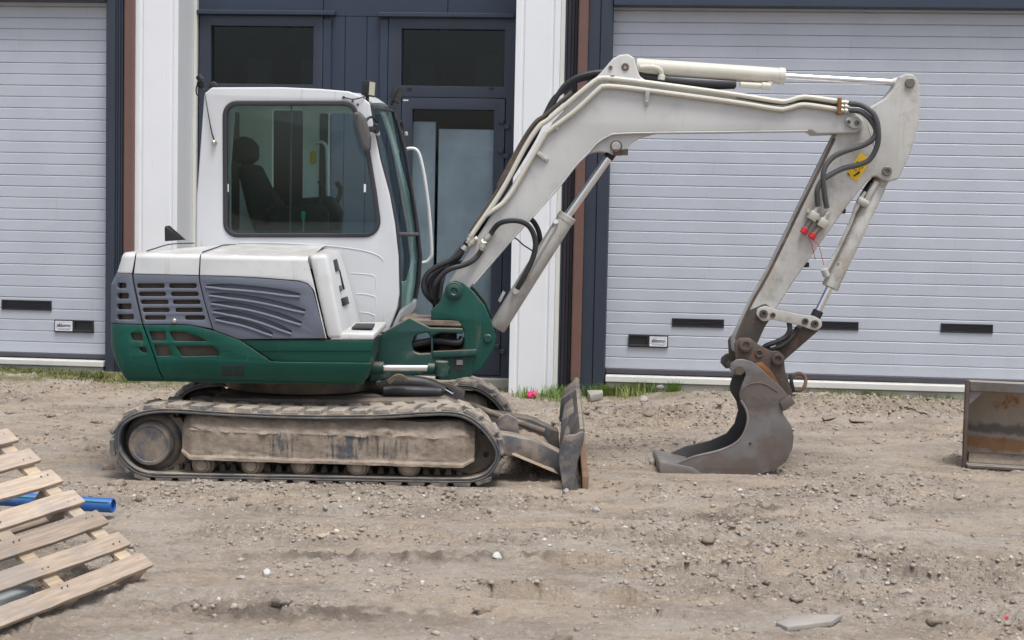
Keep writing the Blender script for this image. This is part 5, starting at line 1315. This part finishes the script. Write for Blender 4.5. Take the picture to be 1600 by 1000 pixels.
# warning sticker with pictogram
stq = [(1344.5, 239), (1360.5, 250.5), (1339, 284), (1322.5, 272.5)]
mb = MB(); mb.plate(stq, AY0 - .004, AY0 - .0015, bev=.0005); sti = mb.build('warning_sticker', M['yellow'], arm)
def S(u, v):  # sticker coordinates
    a = Vector(stq[0]).lerp(Vector(stq[1]), u); b_ = Vector(stq[3]).lerp(Vector(stq[2]), u); q = a.lerp(b_, v); return (q.x, q.y)
mb = MB()
def ink(pts, w=.0028): mb.tube([P(*S(u, v), AY0 - .0035) for u, v in pts], w, 5, False)
ink([(.1, .38), (.5, .30), (.9, .22)]); ink([(.45, .36), (.82, .4), (.66, .56), (.45, .36)]); ink([(.25, .62), (.42, .70), (.5, .6)]); ink([(.55, .9), (.72, .62)], .006); ink([(.68, .78), (.78, .62)], .005); ink([(.02, .92), (.3, .98)], .004)
mb.build('sticker_print', M['ink'], arm)
# small brackets on the arm's back
for x, y in ((1314, 329), (1257, 413)):
    c = P(x, y, AY0 + .1); MB().box((c.x - .012, AY0 + .07, c.z - .02), (c.x + .028, AY0 + .12, c.z + .014), .004).build('pipe_stop', M['dark'], arm)
# bucket cylinder
A0, A1 = (1372, 290), (1296.5, 449.5)
kc = cylinder('bucket_cylinder', A0, A1, CYB, .056, 'armp')
MB().cyl(P(1299, 444, CYB), P(1277, 489, CYB), .0255).build('cylinder_rod', M['chrome'], kc)
mb = MB(); c = P(1385, 268, CYB); mb.cyl(P(1372, 290, CYB), P(1383, 270, CYB), .05); mb.build('cylinder_neck', M['armp'], kc)
mb = MB(); mb.tube([P(1352, 300, CYB - .05), P(1344, 312, CYB - .06), P(1338, 322, CYB - .06), P(1329, 348, CYB - .06), P(1310, 388, CYB - .06), P(1292, 422, CYB - .06)], .013, 8)
mb.tube([P(1370, 284, CYB - .06), P(1361, 300, CYB - .065), P(1354, 314, CYB - .06)], .02, 10); mb.cyl(P(1340, 312, CYB - .06), P(1356, 319, CYB - .06), .028); mb.cyl(P(1287, 420, CYB - .06), P(1292, 432, CYB - .05), .024); mb.build('cylinder_pipe', M['armp'], kc)
mb = MB(); mb.tube([P(1366, 280, CYB + .02), P(1356, 292, CYB + .02), P(1342, 316, CYB + .02)], .02, 10); mb.build('hose', M['hose'], kc)
mb = MB(); mb.cyl(P(1279, 485, CYB), P(1272, 500, CYB), .036); mb.build('rod_eye', M['dark'], kc)
# links
LY0, LY1 = .85, 1.11
def link_plate(Y):
    mb.plate([(1181, 492, 8), (1184, 482, 8), (1196, 478, 8), (1212, 483), (1252, 491.5), (1272, 494, 6), (1284, 500, 9), (1285, 511, 8), (1274, 517, 8), (1262, 513), (1250, 508.5), (1208, 499.5), (1192, 503, 8)], Y, Y + .03, bev=.004, Yref=LY0)
mb = MB(); link_plate(LY0); lk = mb.build('tipping_link', M['armp'], ex)
mb = MB(); link_plate(LY1 - .03); mb.build('far_link', M['armp'], lk)
for x, y, r in ((1193, 490, .028), (1207.5, 492, .018), (1258, 502, .022), (1273, 506, .026)): pinhead(x, y, LY0, r, M['rusty'], lk, L=.012)
mb = MB(); mb.cyl(P(1273, 506, LY0 + .02), P(1273, 506, LY0 + .02) + Vector((0, .24, 0)), .03); mb.build('link_pin', M['pin'], lk)
mb = MB(); mb.plate([(1262, 500, 8), (1282, 506, 8), (1278, 518), (1232, 558, 8), (1221, 568, 8), (1208, 560, 8), (1214, 546), (1250, 512)], .90, 1.06, bev=.012); bl_ = mb.build('bucket_link', M['rusty'], ex)
mb = MB(); mb.tube([P(1233, 504, .88), P(1234, 516, .87), (P(1228, 526, .87)), P(1214, 534, .87), P(1198, 540, .88), P(1188, 548, .9)], .018, 8); mb.tube([P(1246, 512, .9), P(1238, 526, .88), P(1222, 540, .87), P(1206, 546, .88)], .014, 8); mb.build('hose', M['hose'], bl_)
# quick coupler
QY0, QY1 = .80, 1.16
qo = [(1148, 536, 8), (1156, 528, 8), (1172, 528, 8), (1184, 538), (1206, 549, 4), (1216, 548, 8), (1225, 556, 6), (1227, 580), (1236, 606), (1240, 622, 4), (1222, 626, 6), (1196, 596), (1172, 580), (1152, 576, 6), (1149, 556)]
mb = MB(); mb.plate(qo, QY0, QY0 + .035, bev=.006); qc = mb.build('quick_coupler', M['rusty'], ex)
mb = MB(); mb.plate(qo, QY1 - .035, QY1, bev=.006, Yref=QY0); mb.build('far_cheek', M['rusty'], qc)
mb = MB(); mb.plate([(1180, 566, 6), (1205, 572), (1226, 605), (1232, 620, 4), (1214, 618), (1188, 590)], QY0 + .04, QY1 - .04, bev=.006, Yref=QY0); mb.build('coupler_body', M['rust'], qc)
mb = MB(); mb.plate([(1177, 568, 3), (1190, 566, 4), (1204, 578), (1217, 600), (1223, 613), (1212, 607), (1198, 591)], QY0 - .014, QY0 - .002, bev=.003); mb.build('rusty_guard', M['rust'], qc)
for x, y, r in ((1165, 539, .048), (1215, 561, .044)): pinhead(x, y, QY0, r, M['rusty'], qc, L=.022)
mb = MB(); c = P(1186, 552, QY0); mb.tube([c + Vector((.022 * cos(a), -.008, .022 * sin(a))) for a in np.linspace(0, 2 * pi, 16)], .006, 6); mb.build('coupler_eye', M['rusty'], qc)
mb = MB(); mb.hexa([P(1232, 585, .9), P(1237, 584, .9), P(1243, 613, .9), P(1237, 614, .9)], [P(1232, 585, 1.08), P(1237, 584, 1.08), P(1243, 613, 1.08), P(1237, 614, 1.08)], .004); mb.build('hook_plate', M['dark'], qc)
mb = MB(); c = P(1247.5, 597, .98)
mb.tube([c + Vector((.050 * cos(a) * (1 + .15 * sin(a)), .01 * sin(2 * a), .060 * sin(a))) for a in np.linspace(0, 2 * pi, 28)], .0125, 10); mb.build('shackle_ring', M['wornedge'], qc)
# ------------------------------------------------------------------ digging bucket
KY0, KY1 = .73, 1.23
kp = [(1140, 577, 4), (1142, 568, 5), (1150, 562, 6), (1160, 561, 6), (1174, 564.5), (1186, 573), (1204, 590), (1222, 606), (1234, 622, 4), (1222, 636, 6), (1224.5, 648), (1236, 664), (1240.5, 682), (1238.5, 701), (1229, 721), (1211, 734.5), (1186, 742), (1155, 744.5), (1100, 743.5), (1056, 741), (1049, 729, 2), (1082, 714), (1124, 704), (1150, 692.5), (1163, 676), (1169, 655), (1166, 640), (1157, 625), (1155, 616), (1159, 602), (1165.5, 586, 2), (1163, 577, 3), (1158, 585, 4), (1149, 587, 4)]
mb = MB(); mb.plate(kp, KY0, KY0 + .022, bev=.005, res=2); bk = mb.build('digging_bucket', M['steel'], ex)
mb = MB(); mb.tube([P(x, y, KY0 + .006) for x, y in ((1049, 729), (1082, 714.5), (1124, 704), (1150, 692), (1163, 676), (1168.5, 655), (1166, 640), (1157.5, 625))], .009, 8); mb.build('bucket_rim', M['lipsteel'], bk)
mb = MB(); mb.plate(kp, KY1 - .022, KY1, bev=.005, Yref=KY0); mb.build('far_cheek', M['shadesteel'], bk)
shell = [(1214, 628), (1221, 640), (1223, 648), (1234, 664), (1238.5, 682), (1236.5, 701), (1227.5, 720), (1210, 733), (1186, 740.5), (1155, 743), (1100, 742), (1032, 739.5)]
pts = catmull([P(x, y, KY0) for x, y in shell], 5)
MB().grid([[Vector((p.x, yy, p.z)) for p in pts] for yy in (KY0 + .012, KY1 - .012)]).solidify(.014).build('bucket_shell', M['steel'], bk, None, 50)
lip = [P(1031, 740, KY0), P(1029.5, 721, KY0), P(1034, 719.5, KY0), P(1082, 730, KY0), P(1100, 742.5, KY0)]
mb = MB(); mb.hexa([Vector((q.x, KY0 - .012, q.z)) for q in lip], [Vector((q.x, KY1 + .012, q.z)) for q in lip], .008, 2); mb.build('cutting_lip', M['lipsteel'], bk)
mb = MB(); mb.hexa([P(1218, 628, KY0 - .02), P(1234, 616, KY0 - .02), P(1243, 630, KY0 - .02), P(1224, 643, KY0 - .02)], [P(1218, 628, KY1), P(1234, 616, KY1), P(1243, 630, KY1), P(1224, 643, KY1)], .008); mb.build('back_bar', M['steel'], bk)
pinhead(1155, 578.5, KY0, .034, M['rusty'], bk, hole=False, L=.01); pinhead(1172, 693, KY0, .008, M['dark'], bk, 'bolt_hole', L=.001)
mb = MB(); c = P(1155, 578.5, KY0); mb.cyl(c, c + Vector((0, KY1 - KY0, 0)), .03); mb.build('ear_pin', M['rusty'], bk)
mb = MB(); mb.tube([P(x, y, KY0 - .001) for x, y in ((1156, 622), (1163, 606), (1176, 599), (1195, 600), (1215, 612))], .0045, 6); mb.build('weld_seam', M['steel'], bk)

# ================================================================== LOOSE THINGS
# ------------------------------------------------------------------ spare grading bucket at the right edge
gb = empty('grading_bucket', P(1506, 722, 1.25)); gb.location.z = 0; WM[gb.name] = Matrix.Translation(gb.location)
tag(gb, 'wide rusty grading bucket lying with its open side to the front', 'bucket')
def bucket_inside():
    m, nt, b, g = base_mat('bucket_inside_rust'); pos = g.outputs['Position']
    sx = nt.nodes.new('ShaderNodeSeparateXYZ'); nt.links.new(pos, sx.inputs[0])
    z = math2(nt, 'ADD', sx.outputs['Z'], math2(nt, 'MULTIPLY', math2(nt, 'SUBTRACT', noise(nt, pos, 6, 5, .65), .5), .16))
    c = mixc(nt, noise(nt, pos, 9, 5, .7), (0.28, 0.235, 0.185), (0.42, 0.36, 0.29))
    c = mixc(nt, math2(nt, 'MULTIPLY', ramp(nt, z, .19, .235), ramp(nt, z, .31, .26)), c, (0.14, 0.12, 0.105))
    c = mixc(nt, math2(nt, 'MULTIPLY', ramp(nt, z, .09, .12), ramp(nt, z, .20, .17)), c, mixc(nt, noise(nt, pos, 22, 4), (0.36, 0.19, 0.08), (0.24, 0.12, 0.05)))
    c = mixc(nt, ramp(nt, noise(nt, pos, 4, 6, .7), .58, .68), c, (0.27, 0.12, 0.04))
    nt.links.new(c, b.inputs['Base Color']); b.inputs['Roughness'].default_value = .7
    return m
M['gbin'] = paint('rusty_bucket_inside', (0.24, 0.20, 0.165), .65, vary=.2, dirt=.35, dirt_col=(0.22, 0.17, 0.12), rust=.55, rust_col=(0.17, 0.062, 0.018), bump=.15, dscale=2, second=(0.30, 0.16, 0.065))
fl = P(1507, 721, 1.15); GM = Matrix.Translation((fl.x, 1.15, 0)) @ Matrix.Rotation(radians(-15), 4, 'Z') @ Matrix.Translation((-fl.x, -1.15, 0)); zt = P(1507, 594, 1.15).z; x0 = fl.x; x1 = x0 + 1.45; yf = 1.15; z0 = .006; hh = zt - z0
prof = [(0, z0 + .016), (.15, z0 + .012), (.25, z0 + .04), (.32, z0 + .14), (.345, z0 + .28), (.33, z0 + .40), (.27, z0 + hh - .06), (.17, z0 + hh - .015), (.02, z0 + hh - .008)]
pc = catmull([Vector((0, a, b_)) for a, b_ in prof], 5)
MB().grid([[Vector((x, yf + q.y, q.z)) for q in pc] for x in np.linspace(x0 + .008, x1 - .008, 12)]).solidify(.014).build('bucket_shell', bucket_inside(), gb, GM, 50)
def cheek(x):
    pl = [(q.y, q.z) for q in pc] ; pl = [(-.004, z0 + .004), (.0, z0)] + [(a + .006, b_) for a, b_ in pl[1:-1]] + [(-.01, z0 + hh), (-.02, z0 + hh * .86)]
    bm = flat_mesh(pl, [], .028, .006); bm.transform(Matrix(((0, 1, 0, x - .014), (1, 0, 0, yf), (0, 0, 1, 0), (0, 0, 0, 1))))
    return MB().merge(bm)
cheek(x0).build('side_cheek', M['rusty'], gb, GM); cheek(x1).build('side_cheek', M['rusty'], gb, GM)
MB().box((x0 + .015, yf - .03, z0), (x1 - .015, yf + .12, z0 + .028), .006).build('cutting_edge', M['steel'], gb, GM)
MB().box((x0 + .015, yf - .012, z0 + hh - .075), (x1 - .015, yf + .02, z0 + hh - .004), .005).build('top_bar', M['steel'], gb, GM)
mb = MB(); mb.hexa([(x0 + .016, yf - .004, z0 + hh - .076), (x0 + .11, yf - .004, z0 + hh - .076), (x0 + .016, yf - .004, z0 + hh - .17)], [(x0 + .016, yf + .02, z0 + hh - .076), (x0 + .11, yf + .02, z0 + hh - .076), (x0 + .016, yf + .02, z0 + hh - .17)]); mb.build('corner_gusset', M['steel'], gb, GM)
rows = []
for i in range(40):
    r = []
    for k in range(12):
        u, v = i / 39, k / 11; x = x0 + .03 + u * (x1 - x0 - .06); y = yf + .09 + v * .17; d = float(fbm(np.array([x * 8.]), np.array([y * 12.]), 9, 4)[0])
        e = min(1, 6 * v, 3 * (1 - v)); r.append(Vector((x, y, z0 + .02 + e * (.03 + .022 * d) + .06 * v * v)))
    rows.append(r)
MB().grid(rows).build('soil_inside', M['clod'], gb, GM, 60)

# ------------------------------------------------------------------ tilted pallet
a_, b2, c2 = 1.2294, .628, -.0174
RZ = Matrix.Rotation(a_, 4, 'Z'); RY = Matrix.Rotation(c2, 4, 'Y'); RX = Matrix.Rotation(b2, 4, 'X')
PM = Matrix.Translation((-2.3855, -2.4564, .6514)) @ RZ @ RY @ RX     # local +x along planks (right end at 0), -y down the slope, +z out of the deck
pal = empty('pallet', (-2.0, -3.2, 0)); tag(pal, 'weathered wooden pallet propped at a slant in the left foreground', 'pallet')
def wood(name, light, dark, sc=1.0):
    m, nt, b, g = base_mat(name); tc = nt.nodes.new('ShaderNodeTexCoord'); pos = tc.outputs['Object']
    inf = nt.nodes.new('ShaderNodeObjectInfo')
    off = nt.nodes.new('ShaderNodeVectorMath'); off.operation = 'ADD'; nt.links.new(pos, off.inputs[0])
    cmb = nt.nodes.new('ShaderNodeCombineXYZ'); r20 = math2(nt, 'MULTIPLY', inf.outputs['Random'], 37.0)
    for k in range(3): nt.links.new(r20, cmb.inputs[k])
    nt.links.new(cmb.outputs[0], off.inputs[1]); pos = off.outputs[0]
    gr = noise(nt, pos, 5 * sc, 8, .65, (.9, 16, 16)); bl = noise(nt, pos, 3.5, 5, .6)
    c = mixc(nt, ramp(nt, gr, .35, .68), dark, light)
    c = mixc(nt, math2(nt, 'MULTIPLY', ramp(nt, bl, .42, .66), .65), c, (0.30, 0.265, 0.24))
    kn = ramp(nt, noise(nt, pos, 19, 1, .3, (.6, 1.0, 1)), .77, .80)
    c = mixc(nt, math2(nt, 'MULTIPLY', kn, .8), c, (0.085, 0.05, 0.03))
    rv = math2(nt, 'ADD', math2(nt, 'MULTIPLY', inf.outputs['Random'], .45), .74)
    hsv = nt.nodes.new('ShaderNodeHueSaturation'); nt.links.new(c, hsv.inputs['Color']); nt.links.new(rv, hsv.inputs['Value'])
    nt.links.new(hsv.outputs[0], b.inputs['Base Color']); b.inputs['Roughness'].default_value = .8; b.inputs['Specular IOR Level'].default_value = .2
    bp = nt.nodes.new('ShaderNodeBump'); bp.inputs['Strength'].default_value = .35; bp.inputs['Distance'].default_value = .006
    nt.links.new(gr, bp.inputs['Height']); nt.links.new(bp.outputs[0], b.inputs['Normal'])
    return m
M['plank'] = wood('pallet_wood', (0.50, 0.40, 0.315), (0.36, 0.28, 0.21)); M['bearer'] = wood('pale_bearer_wood', (0.52, 0.42, 0.30), (0.40, 0.31, 0.21))
def plank(w, t, L, seed):
    rnd = random.Random(seed); b = MB(); n = 14; rows = []
    sec = [(0, 0), (-w, 0), (-w, -t), (0, -t)]
    V = []; F = []
    for i in range(n + 1):
        x = -L * i / n; j1, j2 = rnd.uniform(-.0015, .0015), rnd.uniform(-.0015, .0015); bz = .004 * sin(i * .5 + seed)
        V += [(x, j1 - .002, bz), (x, j1, bz - .002), (x, j1, bz - t), (x, -w + j2, bz - t), (x, -w + j2, bz - .002), (x, -w + j2 + .002, bz)]
    for i in range(n):
        for k in range(6): F.append((i * 6 + k, i * 6 + (k + 1) % 6, (i + 1) * 6 + (k + 1) % 6, (i + 1) * 6 + k))
    F += [tuple(range(6)), tuple(range(n * 6, n * 6 + 6))[::-1]]
    b.raw(V, F); return b.mesh('plank', 25)
PIT, PW, PL, PT = .15, .09, 1.2, .02
pm = [plank(PW, PT, PL, s) for s in (1, 2, 3)]
for m in pm: m.materials.append(M['plank'])
for k in range(7): place('plank', pm[k % 3], pal, PM @ Matrix.Translation((random.uniform(-.006, .006), -k * PIT + random.uniform(-.003, .003), random.uniform(-.001, .001))) @ Matrix.Rotation(random.uniform(-.006, .006), 4, 'Z'))
for x in (-.035, -.56, -1.10):
    mb = MB(); mb.box((x - .095, -.99, -PT - .024), (x, -.005, -PT - .002), .002); mb.build('bearer', M['bearer'], pal, PM)
    for y in (-.14, -.5, -.985):
        mb = MB(); mb.box((x - .095, y, -PT - .104), (x, y + .13, -PT - .026), .003); mb.build('block', M['plank'], pal, PM)
for y in (-.14, -.5, -.985):
    mb = MB(); mb.box((-1.2, y + .005, -PT - .127), (-.005, y + .1, -PT - .106), .002); mb.build('bottom_board', M['plank'], pal, PM)
mb = MB()
for k in range(7):
    for x in (-.06, -.11, -.60, -.64):
        q = Vector((x, -k * PIT - .03 - .03 * (k % 2), .0045)); mb.lathe(q - Vector((0, 0, .004)), q, [(0, .004), (.004, .004)], 8)
mb.build('nail_heads', M['rusty'], pal, PM)['kind'] = 'stuff'
# concrete kerb under the pallet that it leans on
def kerb(name, loc, size, rz, label, extra=None):
    o = MB(); o.box((-size[0] / 2, -size[1] / 2, 0), (size[0] / 2, size[1] / 2, size[2]), .018, None, 3)
    return tag(o.build(name, M['slab'], None, Matrix.Translation(loc) @ Matrix.Rotation(rz, 4, 'Z')), label, 'kerb', kind='thing')
M['slab'] = paint('pale_concrete', (0.40, 0.42, 0.40), .85, vary=.1, dirt=.15, bump=.2, bscale=70)
q = PM @ Vector((-.98, -.14, -PT - .127))
kerb('concrete_kerb', (-2.78, -3.45, 0), (.30, .9, q.z - .03), a_ - .2 - pi / 2, 'pale grey concrete kerb lying under the raised side of the pallet')
M['flag'] = paint('grey_paving', (0.36, 0.39, 0.39), .85, vary=.08, dirt=.12, bump=.15, bscale=90)
qs = G(20, 935, .07); o = MB(); o.box((-.26, -.13, 0), (.26, .13, .06), .01, None, 2)
tag(o.build('paving_slab', M['flag'], None, Matrix.Translation((qs.x - .22, qs.y + .12, .0)) @ Matrix.Rotation(.25, 4, 'Z')), 'flat grey concrete slab on the ground seen between the lowest pallet planks', 'slab', kind='thing')
# ------------------------------------------------------------------ blue pipe
M['bluep'] = paint('blue_plastic_pipe', (0.02, 0.105, 0.33), .4, vary=.15, dirt=.36, dirt_col=(0.25, 0.23, 0.2))
M['blueg'] = paint('green_stripe', (0.03, 0.25, 0.2), .4)
A = P(177, 790, -1.28); A.z = max(A.z, ghs(A.x, A.y) + .042); Bq = A + Vector((-2.6, .5, .012))
mb = MB(); d = (Bq - A).normalized(); L = (Bq - A).length
mb.lathe(Bq, A, [(0, .040), (L - .004, .040), (L, .038), (L, .033), (L - .03, .0325), (L - .3, .032)], 28); bp_ = mb.build('water_pipe', M['bluep'])
tag(bp_, 'blue plastic pipe with its open end sticking out from under the pallet', 'pipe')
mb = MB(); mb.tube([A + Vector((-.02, -.04 * .8, .04 * .6)), Bq + Vector((0, -.04 * .8, .04 * .6))], .004, 6, False); mb.build('pipe_stripe', M['blueg'], bp_)
mb = MB(); mb.lathe(A + Vector((-.02, 0, 0)), A + Vector((-.012, 0, 0)), [(0, .0322), (.008, .0322)], 24); mb.build('pipe_cap', M['bluep'], bp_)

# ------------------------------------------------------------------ single stones, chips and scraps that can be picked out
def stone(px_, py_, size, label, mat='rock', name='stone', flat=.75, cat='stone', seed=0):
    rnd = random.Random(seed + int(px_)); q = onground(px_, py_)
    b = bmesh.new(); bmesh.ops.create_icosphere(b, subdivisions=3, radius=1)
    sx, sy = size * rnd.uniform(.85, 1.2), size * rnd.uniform(.8, 1.1)
    pl = [(Vector((rnd.uniform(-1, 1), rnd.uniform(-1, 1), rnd.uniform(-.3, 1))).normalized(), rnd.uniform(.5, .85)) for _ in range(12)]
    for v in b.verts:
        for n, dd in pl:
            e = v.co.dot(n) - dd
            if e > 0: v.co -= n * e * .92
        v.co = Vector((v.co.x * sx, v.co.y * sy, v.co.z * size * flat))
    o = MB().merge(b).build(name, M[mat], None, Matrix.Translation((q.x, q.y, q.z + size * flat * .45)) @ Matrix.Rotation(rnd.uniform(0, 6), 4, 'Z'), 28)
    return tag(o, label, cat)
M['rock'] = paint('pale_rock', (0.36, 0.33, 0.295), .9, vary=.2, dirt=.4, dirt_col=(0.33, 0.27, 0.2), bump=.4, bscale=80)
M['chalk'] = paint('white_rock', (0.52, 0.50, 0.46), .85, vary=.1, dirt=.3, bump=.3, bscale=80)
M['brick'] = paint('brown_clod', (0.27, 0.205, 0.16), .95, vary=.2, dirt=.3, bump=.4, bscale=60)
for a in ((416, 900, .032, 'small white stone standing alone in the left foreground', 'chalk', .95), (884, 770, .026, 'round pale stone touching the foot of the dozer blade', 'rock', .9),
          (1196, 868, .034, 'pale grey stone in the middle of the right foreground', 'rock', .8), (1160, 838, .030, 'yellowish pale stone behind the grey stone on the right', 'rock', .7),
          (1415, 928, .030, 'light stone in the rut of the lower right foreground', 'rock', .7), (471, 799, .036, 'brown lump of earth just in front of the track', 'brick', .8),
          (437, 788, .034, 'dark stone lying close in front of the track middle', 'brick', .75), (168, 734, .045, 'brown stone beside the rear end of the track', 'brick', .8),
          (932, 801, .030, 'pale stone right of the tread prints near the blade', 'rock', .85), (1020, 727, .042, 'grey stone touching the tip of the digging bucket', 'rock', .9),
          (1006, 627, .055, 'large grey stone beside the grass by the right door', 'rock', .8), (776, 873, .028, 'white stone on the dark clods in the centre foreground', 'chalk', .9),
          (376, 905, .022, 'little grey stone left of the white one', 'rock', .7), (660, 910, .018, 'flat white pebble in the centre foreground', 'chalk', .5), (1030, 607, .06, 'rounded soil lump at the right door plinth', 'rock', .6)):
    stone(*a[:4], a[4], flat=a[5])
def slab(name, pts, h, th, mat, label, cat, lift=0.0):
    """flat broken piece lying on the ground, outline in pixels"""
    w = [onground(x, y) for x, y in pts]; c = sum(w, Vector()) / len(w); gz = sum(ghs(p.x, p.y) for p in w) / len(w) + lift
    near = [Vector((p.x, p.y, gz + (p.x - c.x) * h)) for p in w]; far = [v + Vector((0, 0, th)) for v in near]
    return tag(MB().hexa(near, far, min(.003, th * .3)).build(name, M[mat]), label, cat)
slab('wood_chip', [(493, 844), (513, 832), (524, 833), (503, 846)], 0, .010, 'bearer', 'pale broken bit of wood in the left foreground', 'wood')
slab('stone_shard', [(1212, 978), (1240, 969), (1316, 971), (1300, 979), (1230, 986)], .06, .022, 'rock', 'long thin grey shard in the lower right foreground', 'stone')
slab('stone_shard', [(1326, 660), (1345, 658), (1364, 663), (1350, 666), (1330, 665)], -.02, .008, 'brick', 'flat reddish shard near the spare bucket', 'stone')
slab('paving_block', [(917, 620), (940, 616), (942, 624), (922, 629)], .05, .06, 'concrete', 'grey concrete block lying in the grass behind the blade', 'block')
slab('stone_shard', [(1284, 659), (1296, 655), (1306, 661), (1288, 664)], .05, .008, 'brick', 'pinkish shard lying right of the digging bucket', 'stone')
slab('red_scrap', [(1561, 968), (1574, 966), (1576, 971), (1564, 973)], 0, .003, 'red', 'tiny red plastic scrap at the lower right', 'scrap')
# crumpled pink rag by the pillar
M['pink'] = paint('pink_plastic', (0.75, 0.04, 0.20), .5, vary=.2)
q = onground(829, 622); b = bmesh.new(); bmesh.ops.create_icosphere(b, subdivisions=4, radius=1)
for v in b.verts:
    n = float(fbm(np.array([v.co.x * 2.2 + 3]), np.array([v.co.y * 2.2 + v.co.z * 1.7]), 77, 4)[0]); v.co = v.co * (1 + .55 * n); v.co = Vector((v.co.x * .055, v.co.y * .04, v.co.z * .035))
tag(MB().merge(b).build('plastic_bag', M['pink'], None, Matrix.Translation((q.x, q.y, ghs(q.x, q.y) + .03)), 60), 'crumpled bright pink plastic bag at the foot of the white pillar', 'bag')
